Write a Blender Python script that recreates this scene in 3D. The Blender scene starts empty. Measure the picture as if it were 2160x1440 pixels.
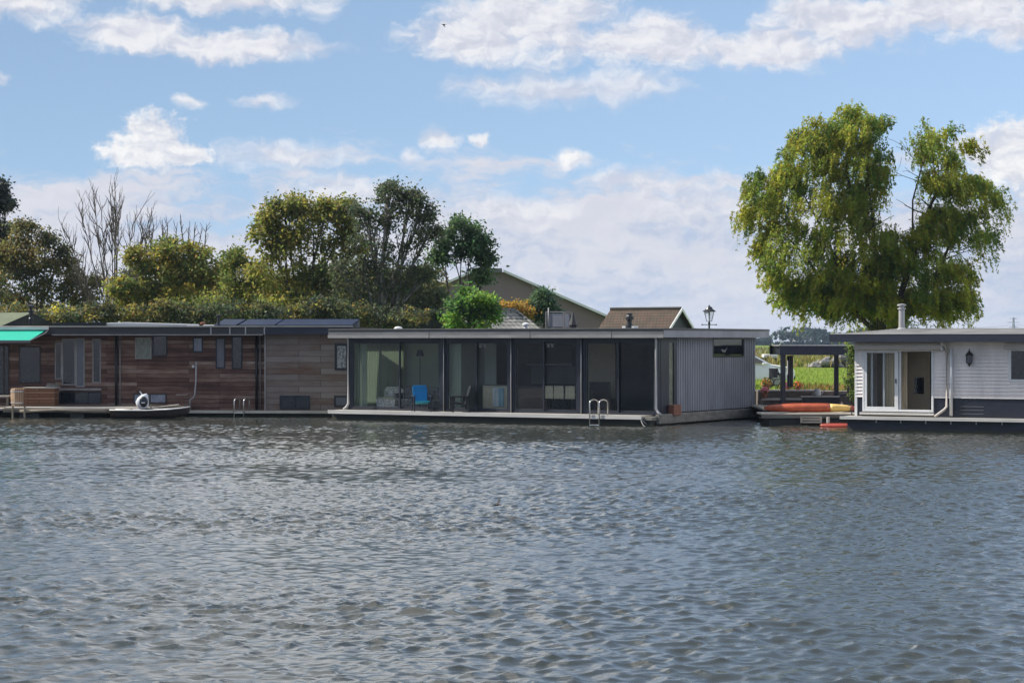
import bpy, math, random
import numpy as np
from mathutils import Vector, Matrix

random.seed(7)
RNG = np.random.default_rng(11)
sc = bpy.context.scene
COL = sc.collection
FPX = 4600.0      # focal length used while measuring the place
CAMZ = 3.0        # eye height above the water
R = math.radians

def P(px, py, Y):
    return Vector(((px-1080)/FPX*Y, Y, CAMZ+(720-py)/FPX*Y))

class Frame:
    """plan frame of a building: u along the front, v to the back"""
    def __init__(s, ox, oy, deg):
        s.ox, s.oy, s.a = ox, oy, R(deg)
        s.c, s.s = math.cos(s.a), math.sin(s.a)
    def w(s, u, v): return (s.ox+u*s.c-v*s.s, s.oy+u*s.s+v*s.c)
    def u(s, px, v=0.0):
        k = (px-1080)/FPX
        return (k*(s.oy+v*s.c)-s.ox+v*s.s)/(s.c-k*s.s)
    def vv(s, px, u):       # v where a plane of constant u is met
        k = (px-1080)/FPX
        return (k*(s.oy+u*s.s)-s.ox-u*s.c)/(-s.s-k*s.c)
    def z(s, py, u, v=0.0): return CAMZ+(720-py)/FPX*s.w(u, v)[1]
    def place(s, o): o.location = (s.ox, s.oy, 0); o.rotation_euler = (0, 0, s.a)

# ---------------------------------------------------------------- objects
def setp(o, label=None, cat=None, group=None, kind=None):
    if label: o['label'] = label
    if cat: o['category'] = cat
    if group: o['group'] = group
    if kind: o['kind'] = kind
    return o

def empty(name, loc=(0, 0, 0), rz=0.0, label=None, cat=None, group=None):
    o = bpy.data.objects.new(name, None); COL.objects.link(o)
    o.location = loc; o.rotation_euler = (0, 0, rz)
    o.empty_display_size = .3
    return setp(o, label, cat, group)

def copy_tree(o, parent=None):
    c = o.copy(); COL.objects.link(c)
    if parent: c.parent = parent
    for ch in list(o.children): copy_tree(ch, c)
    return c

class MB:
    def __init__(s): s.v, s.f = [], []
    def add(s, vs, fs):
        n = len(s.v); s.v += [tuple(v) for v in vs]; s.f += [tuple(i+n for i in f) for f in fs]; return s
    def box(s, x0, x1, y0, y1, z0, z1):
        vs = [(x, y, z) for z in (z0, z1) for y in (y0, y1) for x in (x0, x1)]
        return s.add(vs, [(0, 2, 3, 1), (4, 5, 7, 6), (0, 1, 5, 4), (2, 6, 7, 3), (0, 4, 6, 2), (1, 3, 7, 5)])
    def beam(s, p, q, w, h, up=(0, 0, 1)):
        p, q = Vector(p), Vector(q); d = (q-p).normalized(); up = Vector(up)
        if abs(d.dot(up)) > .98: up = Vector((0, 1, 0))
        a = d.cross(up).normalized()*w/2; b = a.cross(d).normalized()*h/2
        vs = [p-a-b, p+a-b, p+a+b, p-a+b, q-a-b, q+a-b, q+a+b, q-a+b]
        return s.add(vs, [(3, 2, 1, 0), (4, 5, 6, 7), (0, 1, 5, 4), (1, 2, 6, 5), (2, 3, 7, 6), (3, 0, 4, 7)])
    def tube(s, pts, r, n=8, cap=True):
        pts = [Vector(p) for p in pts]; rs = r if hasattr(r, '__len__') else [r]*len(pts)
        vs, fs = [], []; ref = None
        for i, p in enumerate(pts):
            d = (pts[min(i+1, len(pts)-1)]-pts[max(i-1, 0)]).normalized()
            if ref is None: ref = Vector((0, 0, 1)) if abs(d.z) < .9 else Vector((1, 0, 0))
            a = d.cross(ref).normalized(); b = d.cross(a).normalized(); ref = a.cross(d) if False else ref
            for k in range(n):
                t = 2*math.pi*k/n
                vs.append(p+(a*math.cos(t)+b*math.sin(t))*rs[i])
        for i in range(len(pts)-1):
            for k in range(n):
                fs.append((i*n+k, i*n+(k+1) % n, (i+1)*n+(k+1) % n, (i+1)*n+k))
        if cap:
            fs.append(tuple(range(n))[::-1]); fs.append(tuple(range((len(pts)-1)*n, len(pts)*n)))
        return s.add(vs, fs)
    def prism(s, poly, a0, a1, axis='y'):
        def mk(p, a):
            return {'y': (p[0], a, p[1]), 'x': (a, p[0], p[1]), 'z': (p[0], p[1], a)}[axis]
        n = len(poly); vs = [mk(p, a0) for p in poly]+[mk(p, a1) for p in poly]
        fs = [tuple(range(n)), tuple(range(2*n-1, n-1, -1))]
        for i in range(n): fs.append((i, i+n, (i+1) % n+n, (i+1) % n))
        return s.add(vs, fs)
    def poly(s, vs): return s.add(vs, [tuple(range(len(vs)))])
    def lathe(s, prof, c=(0, 0, 0), n=14):
        vs, fs = [], []
        for r, z in prof:
            for k in range(n):
                t = 2*math.pi*k/n; vs.append((c[0]+r*math.cos(t), c[1]+r*math.sin(t), c[2]+z))
        for i in range(len(prof)-1):
            for k in range(n): fs.append((i*n+k, i*n+(k+1) % n, (i+1)*n+(k+1) % n, (i+1)*n+k))
        fs.append(tuple(range(n))[::-1]); fs.append(tuple(range((len(prof)-1)*n, len(prof)*n)))
        return s.add(vs, fs)
    def ball(s, c, rx, ry, rz, n=12, m=8):
        vs, fs = [], []
        for i in range(m+1):
            ph = math.pi*i/m-math.pi/2
            for k in range(n):
                t = 2*math.pi*k/n
                vs.append((c[0]+rx*math.cos(ph)*math.cos(t), c[1]+ry*math.cos(ph)*math.sin(t), c[2]+rz*math.sin(ph)))
        for i in range(m):
            for k in range(n): fs.append((i*n+k, i*n+(k+1) % n, (i+1)*n+(k+1) % n, (i+1)*n+k))
        return s.add(vs, fs)
    def loft(s, secs, cap=True):
        n = len(secs[0]); vs = [v for q in secs for v in q]; fs = []
        for i in range(len(secs)-1):
            for k in range(n): fs.append((i*n+k, i*n+(k+1) % n, (i+1)*n+(k+1) % n, (i+1)*n+k))
        if cap: fs.append(tuple(range(n))[::-1]); fs.append(tuple(range((len(secs)-1)*n, len(secs)*n)))
        return s.add(vs, fs)
    def build(s, name, m, parent=None, smooth=False, bevel=0.0):
        me = bpy.data.meshes.new(name); me.from_pydata(s.v, [], s.f); me.update()
        me.materials.append(m)
        # make normals consistent
        import bmesh
        bm = bmesh.new(); bm.from_mesh(me); bmesh.ops.recalc_face_normals(bm, faces=bm.faces); bm.to_mesh(me); bm.free()
        if smooth:
            me.polygons.foreach_set('use_smooth', [True]*len(me.polygons))
        o = bpy.data.objects.new(name, me); COL.objects.link(o)
        if parent: o.parent = parent
        if bevel:
            b = o.modifiers.new('bevel', 'BEVEL'); b.width = bevel; b.segments = 2; b.limit_method = 'ANGLE'
        return o

# ---------------------------------------------------------------- materials
def nodes_of(name):
    m = bpy.data.materials.new(name); m.use_nodes = True
    nt = m.node_tree; b = nt.nodes['Principled BSDF']
    return m, nt, b

def N(nt, t, **kw):
    n = nt.nodes.new(t)
    for k, v in kw.items():
        if k in n.inputs: n.inputs[k].default_value = v
        else: setattr(n, k, v)
    return n

def coords(nt, scale=(1, 1, 1)):
    tc = N(nt, 'ShaderNodeTexCoord'); mp = N(nt, 'ShaderNodeMapping')
    mp.inputs['Scale'].default_value = scale
    nt.links.new(tc.outputs['Object'], mp.inputs['Vector'])
    return mp.outputs['Vector']

def ramp(nt, fac, stops):
    r = N(nt, 'ShaderNodeValToRGB'); e = r.color_ramp.elements
    while len(e) < len(stops): e.new(.5)
    for i, (p, c) in enumerate(stops): e[i].position = p; e[i].color = (*c, 1)
    nt.links.new(fac, r.inputs['Fac']); return r.outputs['Color']

def mat(name, col, rough=.6, var=.25, scale=(3, 3, 3), bump=0.0, bscale=None, metal=0.0, spec=.5, detail=5, col2=None):
    """surface with weathering: two tones mixed by noise, and fine grain bump"""
    m, nt, b = nodes_of(name)
    v = coords(nt, scale)
    nz = N(nt, 'ShaderNodeTexNoise'); nz.inputs['Scale'].default_value = 1; nz.inputs['Detail'].default_value = detail
    nz.inputs['Roughness'].default_value = .65
    nt.links.new(v, nz.inputs['Vector'])
    c2 = col2 or tuple(max(0, c*(1-var)) for c in col)
    c1 = tuple(min(1, c*(1+var*.6)) for c in col)
    nt.links.new(ramp(nt, nz.outputs['Fac'], [(.32, c2), (.68, c1)]), b.inputs['Base Color'])
    b.inputs['Roughness'].default_value = rough; b.inputs['Metallic'].default_value = metal
    b.inputs['Specular IOR Level'].default_value = spec
    if bump:
        n2 = N(nt, 'ShaderNodeTexNoise'); n2.inputs['Scale'].default_value = 1; n2.inputs['Detail'].default_value = 4
        v2 = coords(nt, bscale or tuple(s*6 for s in scale)); nt.links.new(v2, n2.inputs['Vector'])
        bp = N(nt, 'ShaderNodeBump'); bp.inputs['Strength'].default_value = bump; bp.inputs['Distance'].default_value = .02
        nt.links.new(n2.outputs['Fac'], bp.inputs['Height']); nt.links.new(bp.outputs['Normal'], b.inputs['Normal'])
    return m

def plank_mat(name, cols, plank=.16, length=2.6, rough=.8, gap=(.02, .015, .015), swap=False, bump=.5, stain=None, grain=.55):
    """boards running along local x (or along local z if swap), each with its own tone, grain and weather streaks"""
    m, nt, b = nodes_of(name)
    tc = N(nt, 'ShaderNodeTexCoord'); sp = N(nt, 'ShaderNodeSeparateXYZ'); nt.links.new(tc.outputs['Object'], sp.inputs[0])
    cb = N(nt, 'ShaderNodeCombineXYZ')
    a, c = ('Z', 'X') if swap == 'v' else (('X', 'Y') if swap == 'flat' else ('X', 'Z'))
    nt.links.new(sp.outputs[a], cb.inputs['X']); nt.links.new(sp.outputs[c], cb.inputs['Y'])
    br = N(nt, 'ShaderNodeTexBrick'); br.offset = .37; br.offset_frequency = 2
    br.inputs['Scale'].default_value = 1; br.inputs['Brick Width'].default_value = length; br.inputs['Row Height'].default_value = plank
    br.inputs['Mortar Size'].default_value = .009; br.inputs['Mortar Smooth'].default_value = .2; br.inputs['Bias'].default_value = 0
    br.inputs['Color1'].default_value = (0, 0, 0, 1); br.inputs['Color2'].default_value = (1, 1, 1, 1); br.inputs['Mortar'].default_value = (.5, .5, .5, 1)
    nt.links.new(cb.outputs[0], br.inputs['Vector'])
    # grain
    mp = N(nt, 'ShaderNodeMapping'); mp.inputs['Scale'].default_value = (1.3, 26, 1); nt.links.new(cb.outputs[0], mp.inputs['Vector'])
    gz = N(nt, 'ShaderNodeTexNoise'); gz.inputs['Scale'].default_value = 1; gz.inputs['Detail'].default_value = 5; nt.links.new(mp.outputs[0], gz.inputs['Vector'])
    # weather patches
    mp2 = N(nt, 'ShaderNodeMapping'); mp2.inputs['Scale'].default_value = (.55, 1.1, 1); nt.links.new(cb.outputs[0], mp2.inputs['Vector'])
    wz = N(nt, 'ShaderNodeTexNoise'); wz.inputs['Scale'].default_value = 1.3; wz.inputs['Detail'].default_value = 6; wz.inputs['Roughness'].default_value = .7
    nt.links.new(mp2.outputs[0], wz.inputs['Vector'])
    s1 = N(nt, 'ShaderNodeMath', operation='MULTIPLY'); s1.inputs[1].default_value = .42; nt.links.new(br.outputs['Color'], s1.inputs[0])
    s2 = N(nt, 'ShaderNodeMath', operation='MULTIPLY_ADD'); s2.inputs[1].default_value = grain; nt.links.new(gz.outputs['Fac'], s2.inputs[0]); nt.links.new(s1.outputs[0], s2.inputs[2])
    s3 = N(nt, 'ShaderNodeMath', operation='MULTIPLY_ADD'); s3.inputs[1].default_value = .75; nt.links.new(wz.outputs['Fac'], s3.inputs[0]); nt.links.new(s2.outputs[0], s3.inputs[2])
    s4 = N(nt, 'ShaderNodeMath', operation='SUBTRACT'); s4.inputs[1].default_value = .36; nt.links.new(s3.outputs[0], s4.inputs[0])
    k = len(cols); colr = ramp(nt, s4.outputs[0], [(.12+.76*i/(k-1), c) for i, c in enumerate(cols)])
    mx = N(nt, 'ShaderNodeMix', data_type='RGBA'); mx.inputs['B'].default_value = (*gap, 1)
    nt.links.new(br.outputs['Fac'], mx.inputs['Factor']); nt.links.new(colr, mx.inputs['A'])
    nt.links.new(mx.outputs['Result'], b.inputs['Base Color'])
    b.inputs['Roughness'].default_value = rough; b.inputs['Specular IOR Level'].default_value = .3
    hh = N(nt, 'ShaderNodeMath', operation='MULTIPLY_ADD'); hh.inputs[1].default_value = -1.2
    nt.links.new(br.outputs['Fac'], hh.inputs[0]); nt.links.new(s2.outputs[0], hh.inputs[2])
    bp = N(nt, 'ShaderNodeBump'); bp.inputs['Strength'].default_value = bump; bp.inputs['Distance'].default_value = .02
    nt.links.new(hh.outputs[0], bp.inputs['Height']); nt.links.new(bp.outputs['Normal'], b.inputs['Normal'])
    return m

def glass_mat(name, tint=(.8, .84, .86), refl=1.0):
    m, nt, b = nodes_of(name); nt.nodes.remove(b)
    tr = N(nt, 'ShaderNodeBsdfTransparent'); tr.inputs['Color'].default_value = (*tint, 1)
    gl = N(nt, 'ShaderNodeBsdfGlossy'); gl.inputs['Roughness'].default_value = .01
    v = coords(nt, (.7, .7, .7)); nz = N(nt, 'ShaderNodeTexNoise'); nt.links.new(v, nz.inputs['Vector'])
    bp = N(nt, 'ShaderNodeBump'); bp.inputs['Strength'].default_value = .03; bp.inputs['Distance'].default_value = .05
    nt.links.new(nz.outputs['Fac'], bp.inputs['Height']); nt.links.new(bp.outputs['Normal'], gl.inputs['Normal'])
    fr = N(nt, 'ShaderNodeFresnel'); fr.inputs['IOR'].default_value = 1.42
    mu = N(nt, 'ShaderNodeMath', operation='MULTIPLY'); mu.inputs[1].default_value = refl; nt.links.new(fr.outputs[0], mu.inputs[0])
    mx = N(nt, 'ShaderNodeMixShader'); nt.links.new(mu.outputs[0], mx.inputs[0]); nt.links.new(tr.outputs[0], mx.inputs[1]); nt.links.new(gl.outputs[0], mx.inputs[2])
    nt.links.new(mx.outputs[0], nt.nodes['Material Output'].inputs['Surface'])
    return m

def leaf_mat(name, trans=.38, rough=.55):
    m, nt, b = nodes_of(name)
    at = N(nt, 'ShaderNodeAttribute'); at.attribute_name = 'tint'
    nt.links.new(at.outputs['Color'], b.inputs['Base Color']); b.inputs['Roughness'].default_value = rough
    b.inputs['Specular IOR Level'].default_value = .35
    tl = N(nt, 'ShaderNodeBsdfTranslucent')
    hs = N(nt, 'ShaderNodeHueSaturation'); hs.inputs['Value'].default_value = 2.3; hs.inputs['Saturation'].default_value = .95
    nt.links.new(at.outputs['Color'], hs.inputs['Color']); nt.links.new(hs.outputs[0], tl.inputs['Color'])
    mx = N(nt, 'ShaderNodeMixShader'); mx.inputs[0].default_value = trans
    nt.links.new(b.outputs[0], mx.inputs[1]); nt.links.new(tl.outputs[0], mx.inputs[2])
    nt.links.new(mx.outputs[0], nt.nodes['Material Output'].inputs['Surface'])
    return m

M = {}
M['navy'] = mat('navy_paint', (.013, .016, .028), .42, .35, (2, 2, 2), .06)
M['navy_fascia'] = mat('navy_fascia', (.02, .024, .042), .5, .3, (1.5, 1.5, 6), .1)
M['hull_black'] = mat('hull_tar', (.012, .013, .018), .55, .5, (1.2, 1.2, 3), .4, (5, 5, 9))
def hull_mat(name, col):
    m, nt, b_ = nodes_of(name); v = coords(nt, (1.2, 1.2, 3)); tc_ = N(nt, 'ShaderNodeTexCoord'); sp_ = N(nt, 'ShaderNodeSeparateXYZ'); nt.links.new(tc_.outputs['Object'], sp_.inputs[0])
    nz_ = N(nt, 'ShaderNodeTexNoise'); nz_.inputs['Scale'].default_value = 1.4; nz_.inputs['Detail'].default_value = 6; nt.links.new(v, nz_.inputs['Vector'])
    ad_ = N(nt, 'ShaderNodeMath', operation='MULTIPLY_ADD'); ad_.inputs[1].default_value = .22; nt.links.new(nz_.outputs['Fac'], ad_.inputs[0]); nt.links.new(sp_.outputs['Z'], ad_.inputs[2])
    c_ = ramp(nt, nz_.outputs['Fac'], [(.3, tuple(x*.6 for x in col)), (.7, tuple(x*1.5+.006 for x in col))])
    mr = N(nt, 'ShaderNodeMapRange'); mr.inputs['From Min'].default_value = .24; mr.inputs['From Max'].default_value = .13; nt.links.new(ad_.outputs[0], mr.inputs['Value'])
    mx_ = N(nt, 'ShaderNodeMix', data_type='RGBA'); nt.links.new(mr.outputs[0], mx_.inputs['Factor']); nt.links.new(c_, mx_.inputs['A']); mx_.inputs['B'].default_value = (.045, .045, .022, 1)
    nt.links.new(mx_.outputs['Result'], b_.inputs['Base Color']); b_.inputs['Roughness'].default_value = .6; return m
M['hull_black'] = hull_mat('hull_tar_algae', (.014, .015, .02)); M['hull_navy'] = hull_mat('hull_navy_algae', (.014, .017, .03))
M['fascia_grey'] = mat('grey_board', (.16, .16, .165), .6, .25, (.7, .7, 2), .1)
M['gutter_grey'] = mat('gutter_metal', (.27, .265, .26), .6, .25, (.8, .8, 2), .05)
M['side_grey'] = mat('grey_cladding', (.25, .255, .285), .55, .2, (1.2, 1.2, .4), .05)
M['timber_grey'] = mat('weathered_fender', (.2, .19, .165), .8, .4, (.8, 2, 6), .5)
M['deck_pale'] = plank_mat('pale_deck', [(.3, .27, .22), (.48, .44, .38), (.6, .57, .52)], .14, 4.0, .75, swap='flat', bump=.3)
M['deck_edge'] = mat('deck_edge_board', (.55, .53, .5), .6, .2, (.6, 3, 3), .2)
M['white_paint'] = mat('white_paint', (.7, .7, .7), .5, .1, (1.5, 1.5, 1.5), .05)
M['white_siding'] = mat('white_siding', (.82, .755, .72), .55, .16, (2.2, 2.2, .5), .06)
M['cream'] = mat('cream_metal', (.5, .45, .41), .5, .12, (1, 1, 3), .03)
M['roof_felt'] = mat('roof_felt', (.16, .155, .15), .85, .4, (.7, .7, .7), .4)
M['roof_dark'] = mat('dark_roofing', (.03, .032, .036), .8, .4, (1, 1, 1), .3)
M['steel'] = mat('stainless_steel', (.62, .61, .58), .25, .1, (4, 4, 4), 0, metal=.9)
M['black_plastic'] = mat('black_plastic', (.012, .012, .014), .45, .3, (5, 5, 5), .05)
M['black_metal'] = mat('black_metal', (.014, .014, .017), .4, .3, (5, 5, 5), .05)
M['blue_fabric'] = mat('blue_fabric', (.004, .2, .46), .7, .15, (6, 6, 6), .1)
M['blue_fabric_lit'] = mat('sunlit_blue_fabric', (.02, .4, .55), .7, .15, (6, 6, 6), .1)  # the chair's blue cloth again, with sunlight put into the seat colour
M['galv'] = mat('galvanised_pipe', (.46, .45, .44), .5, .2, (3, 3, 1), 0, metal=.15)
M['brown_wood'] = plank_mat('brown_boards', [(.042, .021, .017), (.095, .046, .035), (.165, .085, .063), (.27, .175, .135), (.43, .335, .265)], .17, 3.4, .8)
M['brown_ply'] = plank_mat('weathered_boards', [(.15, .08, .055), (.2, .15, .125), (.235, .195, .175), (.275, .23, .205), (.35, .265, .2)], .24, 2.4, .85, gap=(.05, .04, .035), bump=.3, grain=.4)
M['dark_fascia'] = mat('dark_gutter_board', (.04, .037, .04), .6, .35, (.8, .8, 4), .2)
M['pane_dark'] = mat('dark_window_glass', (.012, .015, .022), .07, .5, (2, 2, 2), 0, spec=.6)
M['pane_grey'] = mat('curtained_window_glass', (.13, .13, .15), .25, .25, (3, 3, 1.5), 0)
M['pane_lilac'] = mat('bright_curtained_glass', (.26, .27, .33), .25, .35, (5, 5, 3), 0)
M['pane_green'] = mat('pane_with_lace', (.19, .2, .15), .25, .4, (9, 9, 5), 0)
M['pane_lace'] = mat('lace_pane', (.3, .31, .31), .3, .85, (14, 14, 11), 0, detail=2)
M['frame_brown'] = mat('brown_frame', (.05, .034, .03), .6, .3, (3, 3, 3), .1)
M['frame_pale'] = mat('pale_frame', (.3, .27, .25), .6, .25, (3, 3, 3), .1)
M['green_awning'] = mat('green_awning', (.0, .42, .28), .7, .06, (2, 2, 2), .03)
M['barrel_wood'] = plank_mat('pale_barrel_staves', [(.25, .15, .09), (.42, .28, .18), (.58, .43, .3)], .09, 3, .8, swap='v', gap=(.06, .035, .02))
M['chest_wood'] = plank_mat('red_brown_boards', [(.11, .05, .026), (.19, .09, .05), (.27, .15, .085)], .12, 3, .75, gap=(.03, .015, .01))
M['old_wood'] = mat('old_grey_timber', (.2, .165, .125), .85, .45, (1.2, 5, 9), .6)
M['bleached'] = mat('bleached_timber', (.5, .45, .38), .8, .25, (1, 5, 5), .4)
M['white_sheet'] = mat('white_sheet', (.78, .76, .72), .5, .1, (1, 1, 1), .05)
M['solar'] = mat('solar_glass', (.01, .02, .05), .5, .4, (2, 2, 2), 0, spec=.12)
M['taupe'] = mat('taupe_cladding', (.25, .185, .195), .8, .12, (.25, .25, .25), .05)
M['white_trim'] = mat('white_trim', (.75, .75, .75), .5, .08, (1, 1, 1), 0)
M['dark_gable'] = mat('dark_boards', (.045, .05, .065), .7, .3, (1, 1, 5), .1)
M['green_felt'] = mat('green_roof_felt', (.15, .17, .105), .9, .25, (.8, .8, .8), .3)
M['bark'] = mat('bark', (.075, .06, .048), .9, .45, (3, 3, 1), .6)
M['bark_grey'] = mat('grey_bark', (.2, .18, .155), .9, .4, (3, 3, 1), .5)
M['bark_dead'] = mat('dead_bark', (.11, .092, .078), .9, .35, (3, 3, 1), .5)
M['leaf'] = leaf_mat('leaves', .5)
M['leaf_willow'] = leaf_mat('willow_leaves', .52)
M['orange_hull'] = mat('orange_gelcoat', (.42, .085, .03), .45, .45, (2.5, 2.5, 6), .1)
M['yellow_hull'] = mat('yellow_gelcoat', (.75, .52, .16), .45, .25, (2.5, 2.5, 6), .1)
M['red_hull'] = mat('red_gelcoat', (.38, .06, .035), .35, .2, (1.2, 1.2, 1.2), .05)
M['car_white'] = mat('white_car_paint', (.88, .88, .88), .25, .04, (1, 1, 1), 0)
M['car_glass'] = mat('car_glass', (.03, .05, .07), .05, .2, (1, 1, 1), 0, spec=.8)
M['rubber'] = mat('rubber', (.02, .02, .02), .8, .2, (4, 4, 4), .1)
M['stone'] = mat('quay_stone', (.16, .13, .115), .9, .55, (2.2, 2.2, 5), .7)
M['coping'] = mat('pale_coping', (.46, .44, .41), .7, .25, (1.5, 1.5, 1.5), .2)
M['glass'] = glass_mat('window_glass', (.92, .94, .95), .36)
M['wall_in'] = mat('pale_green_plaster', (.68, .73, .64), .8, .06, (1, 1, 1), .03)
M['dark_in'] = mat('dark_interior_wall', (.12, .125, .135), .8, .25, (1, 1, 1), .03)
M['ceil_in'] = mat('ceiling_boards', (.4, .4, .4), .8, .1, (1, 1, 1), .03)
M['floor_in'] = mat('wooden_floor', (.3, .24, .17), .5, .25, (1, 6, 1), .03)
M['wicker_white'] = mat('white_wicker', (.7, .68, .6), .8, .5, (16, 16, 16), .5, detail=1)
M['sofa'] = mat('grey_patterned_cloth', (.2, .2, .19), .9, .6, (9, 9, 9), .2, detail=2)
M['kitchen'] = mat('brown_kitchen_front', (.15, .11, .085), .5, .2, (1, 1, 4), .03)
M['beige'] = mat('beige_panel', (.48, .44, .32), .7, .2, (5, 5, 5), .05)
M['curtain_beige'] = mat('beige_curtain', (.72, .61, .44), .85, .3, (7, 7, .4), .1)
M['tan_in'] = mat('tan_wall', (.38, .31, .22), .8, .12, (1, 1, 1), .03)
M['pink'] = mat('pink_blossom', (.6, .12, .2), .7, .4, (20, 20, 20), 0)
M['orange_fl'] = mat('orange_blossom', (.6, .14, .03), .7, .4, (20, 20, 20), 0)
leaf_cloth, _nt, _b = nodes_of('thin_pale_curtain'); _b.inputs['Base Color'].default_value = (.66, .72, .6, 1); _b.inputs['Roughness'].default_value = .9
_t = N(_nt, 'ShaderNodeBsdfTranslucent'); _t.inputs['Color'].default_value = (.7, .76, .62, 1); _m = N(_nt, 'ShaderNodeMixShader'); _m.inputs[0].default_value = .5
_nt.links.new(_b.outputs[0], _m.inputs[1]); _nt.links.new(_t.outputs[0], _m.inputs[2]); _nt.links.new(_m.outputs[0], _nt.nodes['Material Output'].inputs['Surface'])
M['lamp_glass'] = glass_mat('lantern_glass', (.85, .86, .86), .6)
M['concrete'] = mat('distant_concrete', (.3, .3, .31), .8, .15, (.1, .1, .1), 0)
M['terracotta'] = mat('flowerpot_clay', (.24, .1, .06), .8, .2, (8, 8, 8), .1)

# ---------------------------------------------------------------- camera
cam = bpy.data.cameras.new('camera'); co = bpy.data.objects.new('camera', cam); COL.objects.link(co)
co.location = (0, 0, CAMZ); co.rotation_euler = (R(90), 0, 0)
cam.sensor_width = 36; cam.lens = 36*FPX/2160; cam.clip_end = 20000; cam.clip_start = .5
sc.camera = co

# ---------------------------------------------------------------- light and sky
SUN_AZ, SUN_EL = R(-79), R(42)      # azimuth from +Y, negative to the left
sd = Vector((math.sin(SUN_AZ)*math.cos(SUN_EL), math.cos(SUN_AZ)*math.cos(SUN_EL), math.sin(SUN_EL)))
sl = bpy.data.lights.new('sun', 'SUN'); sl.energy = 4.2; sl.angle = R(.55); sl.color = (1, .95, .87)
so = bpy.data.objects.new('sun', sl); COL.objects.link(so); so.rotation_euler = sd.to_track_quat('Z', 'Y').to_euler(); so.location = (-60, 60, 80)

wd = bpy.data.worlds.new('World'); sc.world = wd; wd.use_nodes = True
nt = wd.node_tree; bg = nt.nodes['Background']; L = nt.links.new
SKY_S = .133
bg.inputs['Strength'].default_value = SKY_S
def MA(op, a, b=None, c=None, clamp=False):
    n = nt.nodes.new('ShaderNodeMath'); n.operation = op; n.use_clamp = clamp
    for i, x in enumerate((a, b, c)):
        if x is None: continue
        if isinstance(x, (int, float)): n.inputs[i].default_value = x
        else: L(x, n.inputs[i])
    return n.outputs[0]
def SS(x, lo, hi):
    n = nt.nodes.new('ShaderNodeMapRange'); n.interpolation_type = 'SMOOTHSTEP'; L(x, n.inputs['Value'])
    n.inputs['From Min'].default_value = lo; n.inputs['From Max'].default_value = hi
    return n.outputs['Result']
def NZ(vec, scale=1, detail=5, rough=.55, dim='2D'):
    n = nt.nodes.new('ShaderNodeTexNoise'); n.noise_dimensions = dim
    n.inputs['Scale'].default_value = scale; n.inputs['Detail'].default_value = detail; n.inputs['Roughness'].default_value = rough
    L(vec, n.inputs['Vector']); return n.outputs['Fac']
def VM(op, a, b=None):
    n = nt.nodes.new('ShaderNodeVectorMath'); n.operation = op
    for i, x in enumerate((a, b)):
        if x is None: continue
        if isinstance(x, tuple): n.inputs[i].default_value = x
        else: L(x, n.inputs[i])
    return n
def MIX(f, a, b):
    n = nt.nodes.new('ShaderNodeMix'); n.data_type = 'RGBA'
    if isinstance(f, float): n.inputs['Factor'].default_value = f
    else: L(f, n.inputs['Factor'])
    for k, x in (('A', a), ('B', b)):
        if isinstance(x, tuple): n.inputs[k].default_value = (*[q/SKY_S for q in x], 1)
        else: L(x, n.inputs[k])
    return n.outputs['Result']
tc = nt.nodes.new('ShaderNodeTexCoord'); D = tc.outputs['Generated']
sx = nt.nodes.new('ShaderNodeSeparateXYZ'); L(D, sx.inputs[0]); X_, Y_, Z_ = sx.outputs
# clear sky: the physical sky, read a little higher up so the low sky is already blue
zz = MA('MULTIPLY_ADD', MA('MAXIMUM', Z_, 0.0), 1.3, .17)
cb = nt.nodes.new('ShaderNodeCombineXYZ'); L(X_, cb.inputs[0]); L(Y_, cb.inputs[1]); L(zz, cb.inputs[2])
nv = VM('NORMALIZE', cb.outputs[0])
sky = nt.nodes.new('ShaderNodeTexSky'); sky.sky_type = 'NISHITA'; sky.sun_disc = False
sky.sun_elevation = SUN_EL; sky.sun_rotation = -SUN_AZ; sky.altitude = 0; sky.air_density = 1.0; sky.dust_density = .8; sky.ozone_density = 1.2
L(nv.outputs[0], sky.inputs['Vector'])
tn = nt.nodes.new('ShaderNodeMix'); tn.data_type = 'RGBA'; tn.blend_type = 'MULTIPLY'; tn.inputs['Factor'].default_value = 1
L(sky.outputs['Color'], tn.inputs['A']); tn.inputs['B'].default_value = (.98, .96, .9, 1); skyc = tn.outputs['Result']
# sky angles in units of a sixtieth of the view (the lens' own measure, but fixed to the heavens)
az = MA('ARCTAN2', X_, Y_); el = MA('ARCSINE', Z_)
px = MA('MULTIPLY_ADD', az, 46.0, 10.8); py = MA('MULTIPLY_ADD', el, -46.0, 7.2)
pc = nt.nodes.new('ShaderNodeCombineXYZ'); L(px, pc.inputs[0]); L(py, pc.inputs[1]); PV0 = pc.outputs[0]
wn = nt.nodes.new('ShaderNodeTexNoise'); wn.noise_dimensions = '2D'; wn.inputs['Scale'].default_value = 1.6; wn.inputs['Detail'].default_value = 4; L(PV0, wn.inputs['Vector'])
PV = VM('ADD', PV0, VM('MULTIPLY', VM('SUBTRACT', wn.outputs['Color'], (.5, .5, .5)).outputs[0], (.75, .42, 0)).outputs[0]).outputs[0]
stre = VM('MULTIPLY', PV, (1.0, 1.7, 1.0)).outputs[0]
nA = NZ(stre, .75, 5, .55); nA2 = NZ(VM('ADD', stre, (-.15, -.25, 0)).outputs[0], .75, 5, .55)
nB = NZ(stre, 2.6, 5, .6); nB2 = NZ(VM('ADD', stre, (-.08, -.14, 0)).outputs[0], 2.6, 5, .6)
emb = MA('ADD', MA('MULTIPLY', MA('SUBTRACT', nA, nA2), 3.0), MA('MULTIPLY', MA('SUBTRACT', nB, nB2), .7))
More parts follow.
